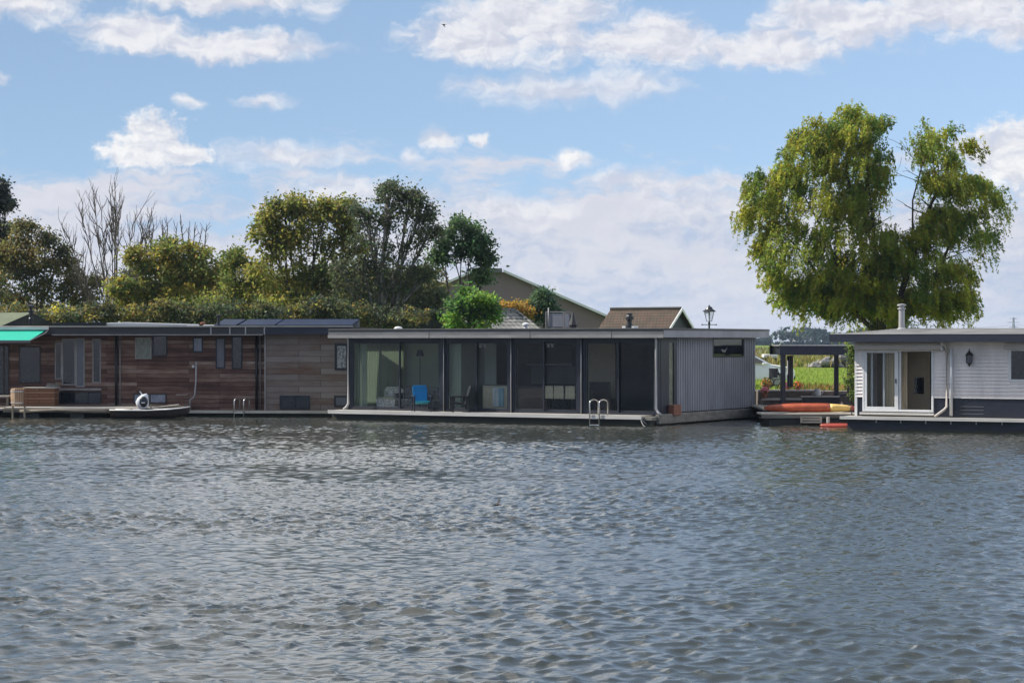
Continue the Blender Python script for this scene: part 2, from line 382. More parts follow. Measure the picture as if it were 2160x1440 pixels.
wob = MA('ADD', MA('MULTIPLY', MA('SUBTRACT', nA, .5), 1.5), MA('MULTIPLY', MA('SUBTRACT', nB, .5), .7))
def blobs(lst):
    acc = None
    for (cx, cy, rx, ry) in lst:
        d = VM('MULTIPLY', VM('SUBTRACT', PV, (cx/100, cy/100, 0)).outputs[0], (100/rx, 100/ry, 0))
        l = VM('LENGTH', d.outputs[0]).outputs['Value']
        f = MA('SUBTRACT', 1.0, l)
        acc = f if acc is None else MA('MAXIMUM', acc, f)
    return acc
soft = blobs([(40, 10, 190, 75), (480, 5, 260, 50), (290, 80, 170, 50), (480, 105, 180, 48), (1000, 90, 190, 62), (1130, 40, 230, 100),
              (1330, 95, 300, 72), (1620, 110, 260, 52), (1780, 60, 220, 80), (2020, 30, 290, 80), (2160, 85, 110, 50), (-10, 188, 50, 24)])
faint = blobs([(1180, 195, 290, 40), (1330, 180, 160, 36), (640, 108, 110, 30), (1040, 185, 150, 30), (730, 398, 130, 44), (1100, 440, 170, 44), (1470, 420, 130, 50), (1340, 385, 110, 34),
               (868, 326, 40, 20), (1520, 375, 34, 30), (600, 330, 200, 40), (918, 300, 60, 26), (1198, 340, 70, 22), (560, 220, 60, 20)])
small = blobs([(403, 217, 46, 26), (1198, 333, 52, 26), (918, 294, 46, 26), (1010, 294, 20, 16)])
puff = blobs([(325, 305, 92, 66), (285, 330, 85, 40), (385, 325, 75, 38), (2120, 340, 140, 84), (2050, 330, 60, 44)])
dsmall = SS(MA('ADD', small, MA('MULTIPLY', wob, .7)), -.05, .85)
dfaint = SS(MA('ADD', faint, MA('MULTIPLY', wob, .8)), -.1, .9)
dsoft = SS(MA('ADD', soft, MA('MULTIPLY', wob, .75)), -.02, .62)
dpuff = SS(MA('ADD', puff, MA('ADD', MA('MULTIPLY', wob, .75), MA('MULTIPLY', MA('SUBTRACT', NZ(PV0, 6.5, 3, .6), .5), .5))), -.02, .5)
# bank of cloud above the horizon
bw = VM('MULTIPLY', PV, (.32, 1.25, 1.0)).outputs[0]
nC = NZ(bw, 1.1, 6, .6)
bank = SS(MA('ADD', MA('MULTIPLY_ADD', py, .62, -2.05), MA('MULTIPLY', MA('SUBTRACT', nC, .5), 2.6)), .0, .75)
streak = SS(MA('ADD', nC, MA('MULTIPLY', MA('SUBTRACT', nB, .5), .3)), .34, .62)
# unseen clouds over the rest of the sky, brightened to fill shade and water
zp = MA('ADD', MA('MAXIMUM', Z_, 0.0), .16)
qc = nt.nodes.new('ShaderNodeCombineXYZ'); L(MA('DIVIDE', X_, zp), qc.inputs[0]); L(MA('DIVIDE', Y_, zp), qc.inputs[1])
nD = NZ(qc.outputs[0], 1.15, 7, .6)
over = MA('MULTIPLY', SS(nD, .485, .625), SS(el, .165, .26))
T = SS(MA('ADD', emb, .02), -.55, .6)
cl_soft = MIX(T, (.44, .45, .515), (.62, .615, .63))
cl_puff = MIX(T, (.45, .465, .525), (.68, .67, .66))
cl_bank = MIX(MA('MULTIPLY', T, .5), MIX(streak, (.34, .385, .49), (.48, .48, .53)), (.56, .55, .57))
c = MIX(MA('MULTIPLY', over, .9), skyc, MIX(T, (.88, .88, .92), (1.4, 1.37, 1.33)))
c = MIX(MA('MULTIPLY', bank, .93), c, cl_bank)
c = MIX(MA('MULTIPLY', dfaint, .75), c, cl_soft)
c = MIX(MA('MULTIPLY', dsmall, .9), c, cl_puff)
c = MIX(MA('MULTIPLY', dsoft, .93), c, cl_soft)
c = MIX(MA('MULTIPLY', dpuff, .95), c, cl_puff)
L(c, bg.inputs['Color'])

sc.view_settings.view_transform = 'Standard'; sc.view_settings.look = 'None'
sc.view_settings.exposure = .56; sc.view_settings.gamma = 1
try: sc.cycles.use_denoising = True; sc.cycles.max_bounces = 8; sc.cycles.transparent_max_bounces = 16; sc.cycles.caustics_reflective = False; sc.cycles.caustics_refractive = False
except Exception: pass

# ---------------------------------------------------------------- water
def raw_mesh(name, verts, quads, m, smooth=True):
    me = bpy.data.meshes.new(name)
    nv, nf = len(verts), len(quads)
    me.vertices.add(nv); me.vertices.foreach_set('co', np.asarray(verts, np.float32).ravel())
    me.loops.add(nf*4); me.loops.foreach_set('vertex_index', np.asarray(quads, np.int32).ravel())
    me.polygons.add(nf); me.polygons.foreach_set('loop_start', np.arange(nf, dtype=np.int32)*4)
    me.polygons.foreach_set('loop_total', np.full(nf, 4, np.int32))
    if smooth: me.polygons.foreach_set('use_smooth', np.ones(nf, bool))
    me.update(calc_edges=True); me.validate()
    me.materials.append(m)
    return me

def water():
    rg = np.random.default_rng(5); n = 170
    lam = np.exp(rg.uniform(math.log(.13), math.log(1.7), n)); th = R(-97)+rg.normal(0, 1, n)*np.where(lam > .9, .5, np.where(lam > .55, .8, 1.1))
    ph = rg.uniform(0, 2*math.pi, n); SL, CH = .18, 1.15
    kk = 2*math.pi/lam; aa = SL*math.sqrt(2.0/n)/kk*(.75+.5*rg.random(n))*np.where(lam > .6, .32, np.where(lam < .35, 1.3, 1.1))
    gl = [(rg.uniform(7, 22), R(-80)+rg.normal(0, .7), rg.uniform(0, 6.3)) for i in range(9)]
    XE, Y0, Y1, YM = 28.0, 8.0, 93.0, 46.0
    def height(gx, gy, st):
        h = np.zeros_like(gx); dx = np.zeros_like(gx); dy = np.zeros_like(gx)
        for i in range(n):
            if lam[i] < 3.2*st: continue
            c_, s_ = math.cos(th[i]), math.sin(th[i]); f = kk[i]*(c_*gx+s_*gy)+ph[i]; cf = aa[i]*np.cos(f)
            h += aa[i]*np.sin(f); dx += c_*cf; dy += s_*cf
        g = np.zeros_like(gx)           # gusts: rougher and smoother patches
        for l, t, p in gl: g += np.sin(2*math.pi/l*(math.cos(t)*gx*.45+math.sin(t)*gy)+p)
        k = np.clip(1+.13*g, .65, 1.45)
        k *= 1-.4*np.clip((gx-9)/3, 0, 1)*np.clip((gy-72)/4, 0, 1)
        k *= 1-.3*np.clip((gy-60)/25, 0, 1)
        e = np.minimum(XE-np.abs(gx), np.minimum(gy-Y0, Y1-gy))
        k *= np.clip(e/1.2, 0, 1)
        return h*k, gx+dx*k*CH, gy+dy*k*CH
    vs, qs = [], []; o = 0
    for (x0, x1, y0, y1, st) in ((-14, 14, 16.5, YM, .04), (-14, 14, Y0, 16.5, .07), (-XE, -14, Y0, YM, .08), (14, XE, Y0, YM, .08), (-XE, XE, YM, Y1, .065)):
        xs = np.linspace(x0, x1, int((x1-x0)/st)+1)
        ys = np.linspace(y0, y1, int((y1-y0)/st)+1); gx, gy = np.meshgrid(xs, ys)
        h, hx, hy = height(gx, gy, st)
        vs.append(np.stack([hx, hy, h], -1).reshape(-1, 3)); ny, nx = gx.shape
        i = np.arange(nx*ny).reshape(ny, nx)+o; qs.append(np.stack([i[:-1, :-1], i[:-1, 1:], i[1:, 1:], i[1:, :-1]], -1).reshape(-1, 4)); o += nx*ny
    def flat(x0, x1, y0, y1):
        nonlocal o
        vs.append(np.array([(x0, y0, 0), (x1, y0, 0), (x1, y1, 0), (x0, y1, 0)], float)); qs.append(np.array([(0, 1, 2, 3)])+o); o += 4
    flat(-500, 500, -400, Y0); flat(-500, 500, Y1, 140); flat(-500, -XE, Y0, Y1); flat(XE, 500, Y0, Y1)
    m, nt, b = nodes_of('river_water')
    b.inputs['Base Color'].default_value = (.04, .044, .036, 1); b.inputs['Roughness'].default_value = .05; b.inputs['IOR'].default_value = 1.4
    v1 = coords(nt, (1.6, 4.2, 1)); n1 = N(nt, 'ShaderNodeTexNoise'); n1.inputs['Scale'].default_value = 2.6; n1.inputs['Detail'].default_value = 5; n1.inputs['Roughness'].default_value = .6
    nt.links.new(v1, n1.inputs['Vector'])
    bp = N(nt, 'ShaderNodeBump'); bp.inputs['Strength'].default_value = .22; bp.inputs['Distance'].default_value = .025
    nt.links.new(n1.outputs['Fac'], bp.inputs['Height']); nt.links.new(bp.outputs['Normal'], b.inputs['Normal'])
    me = raw_mesh('water', np.vstack(vs), np.vstack(qs), m)
    ob = bpy.data.objects.new('water', me); COL.objects.link(ob)
    setp(ob, 'wind rippled grey blue river water', None, None, 'structure')
water()

# ---------------------------------------------------------------- land
GZ = 1.0
def land():
    shore = [(-900, 130), (-60, 102), (-24, 99.5), (-9, 97.5), (-2, 94), (5, 90.2), (9.6, 87.6), (13.5, 87.0), (20, 84.5), (30, 80.5), (60, 74), (900, 40)]
    vs, fs = [], []
    far = [(x*3.0, 4300) for x, y in shore]
    rows = [shore]+[[(x+(fx-x)*t, y+(fy-y)*t) for (x, y), (fx, fy) in zip(shore, far)] for t in (.002, .006, .02, .06, .2, .5, 1)]
    n = len(shore)
    m = [(x, y+.1, -.6) for x, y in shore]
    vs += m
    for r in rows: vs += [(x, y, GZ) for x, y in r]
    for j in range(len(rows)):
        for i in range(n-1): fs.append((j*n+i, j*n+i+1, (j+1)*n+i+1, (j+1)*n+i))
    m, nt, b = nodes_of('meadow_ground')
    v = coords(nt, (1, 1, 1))
    a = N(nt, 'ShaderNodeTexNoise'); a.inputs['Scale'].default_value = .12; a.inputs['Detail'].default_value = 8; a.inputs['Roughness'].default_value = .7; nt.links.new(v, a.inputs['Vector'])
    g = ramp(nt, a.outputs['Fac'], [(.3, (.1, .16, .018)), (.5, (.16, .23, .022)), (.7, (.24, .25, .045))])
    f2 = N(nt, 'ShaderNodeTexNoise'); f2.inputs['Scale'].default_value = 3; f2.inputs['Detail'].default_value = 6; nt.links.new(v, f2.inputs['Vector'])
    mx = N(nt, 'ShaderNodeMix', data_type='RGBA', blend_type='MULTIPLY'); mx.inputs['Factor'].default_value = .8
    nt.links.new(g, mx.inputs['A']); nt.links.new(ramp(nt, f2.outputs['Fac'], [(.3, (.5, .5, .5)), (.7, (1, 1, 1))]), mx.inputs['B'])
    nt.links.new(mx.outputs['Result'], b.inputs['Base Color']); b.inputs['Roughness'].default_value = .95; b.inputs['Specular IOR Level'].default_value = .1
    mb = MB(); mb.add(vs, fs); o = mb.build('ground', m); setp(o, 'green meadow ground behind the moored boats', None, None, 'structure')
land()
# ---------------------------------------------------------------- shared building bits
def win(root, fr, x0, x1, y0, y1, v, fm, pm, fw=.05, name='window', proud=.03, depth=.06, label=None, mull=()):
    """a framed pane standing 3 cm proud of a wall whose face is at v; px edges are measured on that wall"""
    u0, u1 = fr.u(x0, v), fr.u(x1, v); um = (u0+u1)/2
    z1, z0 = fr.z(y0, um, v), fr.z(y1, um, v)
    mb = MB(); a, b = v-proud, v+depth-proud
    mb.box(u0, u0+fw, a, b, z0, z1).box(u1-fw, u1, a, b, z0, z1)
    mb.box(u0+fw, u1-fw, a, b, z0, z0+fw).box(u0+fw, u1-fw, a, b, z1-fw, z1)
    for t in mull:
        um_ = u0+(u1-u0)*t; mb.box(um_-fw/2, um_+fw/2, a, b, z0+fw, z1-fw)
    f = mb.build(name, fm, root, bevel=.006)
    p = MB().box(u0+fw, u1-fw, v-proud+.02, v+.02, z0+fw, z1-fw).build('pane', pm, f)
    if label: setp(f, label)
    return f

def pipe(root, name, pts, r, m, n=10):
    return MB().tube(pts, r, n).build(name, m, root, smooth=True)

def ladder(root, fr, x0, x1, v, ztop, zdeck, zlow, m, back=.35):
    """bathing ladder: two hooped rails and rungs reaching into the water"""
    u0, u1 = fr.u(x0, v), fr.u(x1, v); rails = MB()
    hw = (u1-u0)*.5
    for uu in (u0, u1):
        pts = [(uu, v, zlow), (uu, v, ztop-.13)]
        for k in range(1, 8):
            t = math.pi*k/8; pts.append((uu+(hw*.42)*(1-math.cos(t)), v+back*(1-math.cos(t))/2, ztop-.13+.13*math.sin(t)))
        pts += [(uu+hw*.84, v+back, ztop-.13), (uu+hw*.84, v+back, zdeck)]
        rails.tube(pts, .024, 8)
    root_l = rails.build('swim_ladder', m, root, smooth=True)
    for zz in np.arange(zlow+.12, zdeck-.05, .23):
        MB().box(u0, u1, v-.02, v+.06, zz, zz+.03).build('rung', m, root_l)
    return root_l

def vent(root, name, u, v, z, prof, m): return MB().lathe(prof, (u, v, z), 14).build(name, m, root, smooth=False)

# ================================================================ the grey glazed houseboat
W = P(1390, 720, 78.0)
ANG = -29.7
cA = math.cos(R(ANG)); sA = math.sin(R(ANG))
tmp = Frame(W.x, W.y, ANG); uL = tmp.u(733)           # negative: the left end of the glass front
G = Frame(*tmp.w(uL, 0), ANG); U = -uL; V = tmp.vv(1600, 0)
V = min(V, 8.6)
g = empty('houseboat', label='low grey flat roofed houseboat with a full glass front and pale deck', cat='houseboat'); G.place(g)
ZD, ZB, ZT = .36, 3.14, 3.48       # deck top, fascia bottom, roof top
ul_ = G.u(700, -.72)
MB().box(ul_, U+.02, -.72, V+.3, -.5, ZD-.13).build('hull', M['hull_black'], g)
ud1 = G.u(1352, -.95)
dl_ = G.u(693, -.95)
d = MB().box(dl_, ud1, -.95, .12, ZD-.12, ZD).build('deck', M['deck_pale'], g)
MB().box(dl_-.02, ud1+.02, -.985, -.953, ZD-.125, ZD+.01).build('edge_board', M['deck_edge'], d)
MB().box(ud1+.05, U+.1, -.8, .12, ZD-.16, ZD-.04).build('bow_step', M['timber_grey'], g)
MB().box(U+.03, U+.2, -.35, V+.35, .06, .4).build('fender_beam', M['timber_grey'], g, bevel=.02)
RX0, RX1, RY0, RY1 = .5, 9.0, .9, 2.6
MB().box(-.55, RX0, -.5, V+.45, ZT-.03, ZT).box(RX1, U+.42, -.5, V+.45, ZT-.03, ZT).box(RX0, RX1, -.5, RY0, ZT-.03, ZT).box(RX0, RX1, RY1, V+.45, ZT-.03, ZT).build('roof', M['roof_felt'], g)
MB().box(RX0, RX1, RY0, RY1, ZT-.02, ZT-.01).build('added_skylight', M['glass'], g)  # unseen skylight, added to let sun into the rooms behind the glass
MB().box(-.57, U+.44, -.52, V+.47, ZT-.075, ZT-.033).build('roof_edge_trim', M['black_metal'], g)
fa = MB(); fa.box(-.55, U+.42, -.5, -.46, ZB, ZT-.08)
f1 = fa.build('fascia', M['fascia_grey'], g)
MB().box(-.553, U+.423, -.54, -.503, ZB-.01, ZB+.10).build('gutter', M['gutter_grey'], f1)
for xx in (905, 1118, 1290): MB().box(G.u(xx, -.54)-.012, G.u(xx, -.54)+.012, -.546, -.541, ZB-.012, ZT-.08).build('board_joint', M['roof_dark'], f1)
MB().box(U+.38, U+.42, -.455, V+.45, ZB+.005, ZT-.08).build('fascia', M['side_grey'], g)
setp(g.children[-1], 'darker fascia board along the side wall')
MB().box(-.55, U+.37, -.455, .12, ZB+.02, ZB+.06).box(-.55, RX0, .121, V+.45, ZB+.02, ZB+.06).box(RX1, U+.37, .121, V+.45, ZB+.02, ZB+.06).box(RX0, RX1, .121, RY0, ZB+.02, ZB+.06).box(RX0, RX1, RY1, V+.45, ZB+.02, ZB+.06).build('soffit', M['navy'], g)
# rooms
MB().box(0, U, .14, V, ZD-.1, ZD+.02).build('floor', M['floor_in'], g)
MB().box(.02, RX0, .14, V-.1, 2.98, 3.02).box(RX1, U-.02, .14, V-.1, 2.98, 3.02).box(RX0, RX1, .14, RY0, 2.98, 3.02).box(RX0, RX1, RY1, V-.1, 2.98, 3.02).build('ceiling', M['ceil_in'], g)
MB().box(-.1, 0, .14, .6, ZD+.02, ZB+.02).box(-.1, 0, 4.0, V, ZD+.02, ZB+.02).box(-.1, 0, .6, 4.0, ZD+.02, ZD+.2).box(-.1, 0, .6, 4.0, 2.85, ZB+.02).build('side_wall', M['wall_in'], g)
added_win = MB().box(-.08, -.02, .6, .68, ZD+.2, 2.85).box(-.08, -.02, 3.92, 4.0, ZD+.2, 2.85).box(-.08, -.02, 2.2, 2.3, ZD+.2, 2.85).box(-.08, -.02, .68, 2.2, ZD+.2, ZD+.28).box(-.08, -.02, 2.3, 3.92, ZD+.2, ZD+.28).box(-.08, -.02, .68, 2.2, 2.77, 2.85).box(-.08, -.02, 2.3, 3.92, 2.77, 2.85).build('window', M['white_paint'], g)  # window added in the hidden left wall so sun brightens the room
MB().box(-.055, -.045, .68, 2.2, ZD+.28, 2.77).build('pane', M['glass'], added_win); MB().box(-.055, -.045, 2.3, 3.92, ZD+.28, 2.77).build('pane', M['glass'], added_win)
n_ = 60; pr_ = [(.03+.02*math.sin(i*1.9), .5+3.6*i/n_) for i in range(n_+1)]
cu_ = MB().prism(pr_+[(x+.01, y) for x, y in reversed(pr_)], ZD+.06, 2.95, 'z').build('curtain', leaf_cloth); G.place(cu_); setp(cu_, 'pale green curtain along the left wall inside the grey houseboat', 'curtain')
pc_ = MB().box(G.u(806, 4.2), G.u(842, 4.2), 4.24, 4.29, 1.95, 2.3).build('picture', M['black_plastic']); G.place(pc_); setp(pc_, 'dark wide picture on the pale wall inside the grey houseboat', 'picture')
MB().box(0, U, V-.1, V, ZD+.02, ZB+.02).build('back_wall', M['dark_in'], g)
# corrugated side wall, from v0 to V, with a window opening built in pieces
v0 = G.vv(1428, U); vw0, vw1 = G.vv(1502, U), G.vv(1568, U)
zw1 = CAMZ+(720-712)/FPX*G.w(U, vw0)[1]; zw0 = CAMZ+(720-754)/FPX*G.w(U, vw0)[1]
ZS = .44
def corr(va, vb, za, zb):
    mb = MB(); p = .21; n = max(1, round((vb-va)/p)); q = (vb-va)/n; pts = []
    for i in range(n):
        a = va+i*q
        pts += [(U, a), (U, a+.3*q), (U+.035, a+.42*q), (U+.035, a+.86*q), (U, a+.98*q)]
    pts += [(U, vb), (U-.05, vb), (U-.05, va)]
    mb.prism([(x, y) for x, y in pts], za, zb, 'z'); return mb
cw = corr(v0, vw0, ZS, ZB+.02)
c2 = corr(vw1, V, ZS, ZB+.02); cw.add(c2.v, c2.f)
c3 = corr(vw0, vw1, ZS, zw0); cw.add(c3.v, c3.f)
c4 = corr(vw0, vw1, zw1, ZB+.02); cw.add(c4.v, c4.f)
cw.build('corrugated_wall', M['side_grey'], g)
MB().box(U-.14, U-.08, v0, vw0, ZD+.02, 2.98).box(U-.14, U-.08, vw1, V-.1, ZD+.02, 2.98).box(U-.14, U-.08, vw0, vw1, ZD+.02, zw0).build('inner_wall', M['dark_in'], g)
sw = MB(); fw = .07
sw.box(U-.07, U+.045, vw0, vw0+fw, zw0, zw1).box(U-.07, U+.045, vw1-fw, vw1, zw0, zw1).box(U-.07, U+.045, vw0+fw, vw1-fw, zw0, zw0+fw).box(U-.07, U+.045, vw0+fw, vw1-fw, zw1-fw, zw1)
sw = sw.build('window', M['navy'], g)
MB().box(U-.01, U+.0, vw0+fw, vw1-fw, zw0+fw, zw1-fw).build('pane', M['pane_dark'], sw)
bm_ = MB(); bz = zw0+.22; bv = (vw0+vw1)/2-.35
bm_.prism([(bv-.3, bz+.08), (bv-.15, bz-.02), (bv+.1, bz-.03), (bv+.32, bz+.18), (bv+.2, bz+.06), (bv, bz+.05), (bv-.15, bz+.09)], U+.002, U+.006, 'x')
bm_.build('bird_decal', M['fascia_grey'], sw)
# side glazing beside the corner
sg = MB(); va, vb = .06, v0-.02
for a, b in ((va, va+.9), (v0-.5, v0-.02)): pass
va2 = G.vv(1411, U); vb2 = G.vv(1421, U)
sg.box(U-.08, U+.01, .07, va2, ZD-.05, ZB+.02).box(U-.08, U+.01, vb2, v0-.01, ZD-.05, ZB+.02).box(U-.08, U+.01, va2, vb2, ZD-.05, ZD+.1).box(U-.08, U+.01, va2, vb2, 2.95, ZB+.02)
sg = sg.build('side_window', M['navy'], g)
MB().box(U-.05, U-.03, va2, vb2, ZD+.1, 2.95).build('pane', M['pane_green'], sg)
ob = MB().box(U+.012, U+.25, va2-.1, vb2+.12, ZD-.03, ZD+.36).build('flower_box', M['terracotta'], None, bevel=.02); G.place(ob)
setp(ob, 'small orange clay box at the foot of the glazed corner of the grey houseboat', 'plant box')
# glazed bays
def bay(x0, xm, x1, opening=False):
    u0, u1, um = G.u(x0), G.u(x1), G.u(xm); z0, z1 = ZD+.0, ZB+.02; t = .1
    mb = MB(); mb.box(u0, u0+t, -.02, .12, z0, z1).box(u1-t, u1, -.02, .12, z0, z1)
    mb.box(u0+t, u1-t, -.02, .12, z0, z0+.07).box(u0+t, u1-t, -.02, .12, z1-.17, z1)
    o = mb.build('sliding_door', M['navy'], g, bevel=.008)
    for k, (a, b, yy) in enumerate(((u0+t, um+.05, .0), (um-.05, u1-t, .06))):
        s = MB(); q = .07; zl, zh = z0+.07, z1-.17
        s.box(a, a+q, yy, yy+.05, zl, zh).box(b-q, b, yy, yy+.05, zl, zh).box(a+q, b-q, yy, yy+.05, zl, zl+q).box(a+q, b-q, yy, yy+.05, zh-q, zh)
        s.box(a+q, b-q, yy+.02, yy+.02+.0, zl+q, zl+q)
        so_ = s.build('sash', M['navy'], o, bevel=.006)
        MB().box(a+q, b-q, yy+.022, yy+.03, zl+q, zh-q).build('pane', M['glass'], o)
for a, b, c_ in ((738, 842, 932), (938, 1004, 1076), (1080, 1146, 1222), (1230, 1303, 1386)): bay(a, b, c_)
for a, b in ((733, 738), (932, 938), (1076, 1080), (1222, 1230), (1386, 1397)):
    MB().box(G.u(a), min(G.u(b), U+.01), -.06, .13, ZD-.02, ZB+.02).build('post', M['navy'], g, bevel=.01)
# downpipes
for xx, bend in ((735, -.18), (1384, .22)):
    u_ = G.u(xx, -.35); pipe(g, 'downpipe', [(u_, -.42, ZB+.02), (u_, -.36, ZB-.1), (u_, -.36, ZD+.25), (u_+bend*.4, -.38, ZD+.12), (u_+bend, -.42, ZD+.03)], .045, M['galv'])
for xx in (936, 1078, 1226):
    u_ = G.u(xx, -.08); pipe(g, 'drain_pipe', [(u_, -.09, ZB), (u_, -.09, ZD)], .018, M['galv'], 6)
ladder(g, G, 1244, 1264, -1.03, ZD+.56, ZD, -.35, M['steel'])
# things on the roof, bolted down
def roof_u(px, v): return G.u(px, v)
vent(g, 'roof_vent', roof_u(1109, 2), 2, ZT-.005, [(.07, 0), (.07, .12), (.13, .14), (.13, .2), (.02, .25)], M['white_paint'])
ua, ub = roof_u(1150, 2.2), roof_u(1190, 2.2)
ac = MB()
for a in (ua, ub-.05):
    for b in (2.2, 2.75): ac.box(a, a+.05, b, b+.05, ZT+.02, ZT+.62)
for b in (2.2, 2.75): ac.box(ua, ub, b, b+.05, ZT+.621, ZT+.66)
for a in (ua, ub-.05): ac.box(a, a+.05, 2.251, 2.749, ZT+.621, ZT+.66)
ac = ac.build('unit_frame', M['fascia_grey'], g)
lv = MB().box(ua+.06, ub-.06, 2.26, 2.74, ZT+.05, ZT+.58)
for k in range(6): lv.box(ua+.07, ub-.08, 2.235, 2.258, ZT+.1+.08*k, ZT+.14+.08*k)
lv.build('air_unit', M['side_grey'], ac)
pipe(ac, 'mast', [(ua+.14, 2.2, ZT), (ua+.14, 2.2, ZT+.8)], .02, M['galv'], 6)
vent(g, 'roof_cowl', roof_u(1209, 2.1), 2.1, ZT-.005, [(.13, 0), (.13, .1), (.19, .14), (.17, .2), (.1, .4), (.03, .62)], M['black_plastic'])
vent(g, 'flue', roof_u(1328, 2), 2, ZT-.005, [(.17, 0), (.15, .14), (.09, .15), (.09, .3), (.15, .33), (.15, .44), (.1, .52), (.12, .56), (.03, .58)], M['black_metal'])
MB().box(roof_u(1316, 2.05), roof_u(1340, 2.05), 1.9, 2.3, ZT-.004, ZT+.09).build('flue_collar', M['white_paint'], g)
vent(g, 'roof_vent', roof_u(840, .3), .3, ZT-.005, [(.16, 0), (.16, .05), (.1, .09), (.02, .1)], M['white_paint'])
# room divisions
u1_ = G.u(972, 1.4)
MB().box(u1_-.12, u1_, .35, 3.2, ZD+.03, 2.97).build('partition', M['wall_in'], g)
u2_ = G.u(835, 3.3)
MB().box(.02, u1_-.13, 4.3, 4.4, ZD+.03, 2.97).build('partition', M['wall_in'], g)
u3_ = G.u(1300, 3)
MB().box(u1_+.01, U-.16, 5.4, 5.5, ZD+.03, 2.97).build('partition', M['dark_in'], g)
MB().box(G.u(1236, 2.4), G.u(1297, 2.4), 2.4, 2.5, ZD+.03, 2.97).build('partition', M['tan_in'], g)
# furniture seen through the glass
def inside(name, label, cat, u, v, parts, group=None):
    x, y = G.w(u, v); e = empty(name, (x, y, ZD+.02), G.a, label, cat, group)
    for nm, mb, m_ in parts: mb.build(nm, m_, e, bevel=.012)
    return e
uu = G.u(822, 1.0)
ck = MB(); cb_ = MB()
pr = [(-.45, .38), (-.43, .72), (-.3, .86), (.3, .86), (.43, .72), (.45, .38)]
cb_.prism(pr, .28, .36, 'y'); cb_.prism([(-.4, .06), (.4, .06), (.45, .38), (-.45, .38)], -.3, .3, 'y')
e = inside('wicker_chair', 'white woven tub chair behind the leftmost glass pane of the grey houseboat', 'chair', uu, 1.0,
           [('tub', cb_, M['wicker_white']), ('cushion', MB().box(-.36, .36, -.28, .26, .385, .46), M['beige'])])
uu = G.u(880, .8)
sb = MB().box(-.95, .95, -.1, .7, .1, .42); 
inside('sofa', 'grey patterned sofa behind the blue chair, seen through the glass', 'sofa', uu, .9,
       [('base', sb, M['sofa']), ('backrest', MB().box(-.95, .95, .5, .75, .43, .85), M['sofa']),
        ('armrest', MB().box(-1.08, -.96, -.1, .75, .1, .62), M['sofa']), ('armrest', MB().box(.96, 1.08, -.1, .75, .1, .62), M['sofa'])])
uu = G.u(1128, 1.1)
inside('kitchen_island', 'brown kitchen island with a pale worktop behind the third glass bay', 'kitchen island', uu, 1.2,
       [('cabinet', MB().box(-.62, .62, -.3, .3, 0, .88), M['kitchen']), ('worktop', MB().box(-.68, .68, -.35, .35, .885, .93), M['dark_in']),
        ('drawer_front', MB().box(-.55, .55, -.32, -.302, .5, .8), M['kitchen'])])
uu = G.u(1050, .9)
inside('sideboard', 'beige fronted sideboard with towels hung on it, beside the dark glass', 'sideboard', uu, .9,
       [('cabinet', MB().box(-.55, .75, -.2, .25, 0, .95), M['beige']), ('top', MB().box(-.58, .78, -.22, .27, .955, .99), M['dark_in'])])
for k, (px_, col_) in enumerate(((1046, (.55, .62, .62)), (1056, (.25, .42, .5)))):
    mm = mat('towel_cloth', col_, .9, .3, (9, 9, 2), .1)
    tw = MB(); w_ = .13
    prof = []
    for i in range(7):
        prof.append((-w_+2*w_*i/6, -.02+.018*math.sin(i*2.2)))
    tw.prism(prof+[(x, y+.02) for x, y in reversed(prof)], .18, .88, 'z')
    x, y = G.w(G.u(px_, .66), .66); t_ = tw.build('towel', mm); t_.location = (x, y, ZD+.02); t_.rotation_euler = (0, 0, G.a)
    setp(t_, ['white towel hung on the beige sideboard', 'pale blue towel hung on the beige sideboard'][k], 'towel')
st = None
for k, px_ in enumerate((1162, 1184, 1208)):
    u_ = G.u(px_, .75); x, y = G.w(u_, .75)
    if st is None:
        st = empty('bar_stool', (x, y, ZD+.02), G.a)
        MB().box(-.2, .2, -.18, .2, .62, .68).build('seat', M['beige'], st, bevel=.02)
        MB().prism([(-.21, .5), (.21, .5), (.2, .98), (-.2, .98)], -.22, -.17, 'y').build('backrest', M['beige'], st, bevel=.02)
        for sx_ in (-1, 1):
            for sy_ in (-1, 1): MB().tube([(sx_*.15, sy_*.14, .62), (sx_*.21, sy_*.19, 0)], .016, 6).build('leg', M['black_metal'], st)
        s_ = st
    else:
        s_ = copy_tree(st); s_.location = (x, y, ZD+.02)
    setp(s_, ['beige backed bar stool nearest the brown kitchen island', 'beige backed bar stool between two others at the glass', 'beige backed bar stool farthest from the brown kitchen island'][k], 'bar stool', 'bar stools inside the grey houseboat')
uu = G.u(1262, 1.6)
inside('television_cabinet', 'dark cabinet with a black screen behind the fourth glass bay', 'cabinet', uu, 1.6,
       [('cabinet', MB().box(-.6, .6, -.2, .2, 0, .5), M['kitchen']), ('screen', MB().box(-.5, .5, -.03, .03, .52, 1.12), M['black_plastic'])])
uu = G.u(1250, 1.3)
pl = MB()
for k in range(16):
    t = random.uniform(0, 6.28); r_ = random.uniform(.1, .3); h_ = random.uniform(.3, .75)
    c0 = Vector((math.cos(t)*r_, math.sin(t)*r_, .3+h_)); a = Vector((math.cos(t), math.sin(t), .4))*.16; b_ = Vector((-math.sin(t), math.cos(t), 0))*.05
    pl.poly([c0-a, c0+b_, c0+a, c0-b_]); pl.tube([(0, 0, .3), tuple(c0)], .006, 4)
inside('house_plant', 'dark leafy pot plant beside the black screen inside the houseboat', 'plant', uu, 1.0,
       [('pot', MB().lathe([(.12, 0), (.17, .3), (.14, .3)], (0, 0, 0)), M['black_plastic'])])
h_ = bpy.data.objects['house_plant']; pl.build('leaves', mat('houseplant_leaf', (.03, .06, .03), .5, .3), h_)
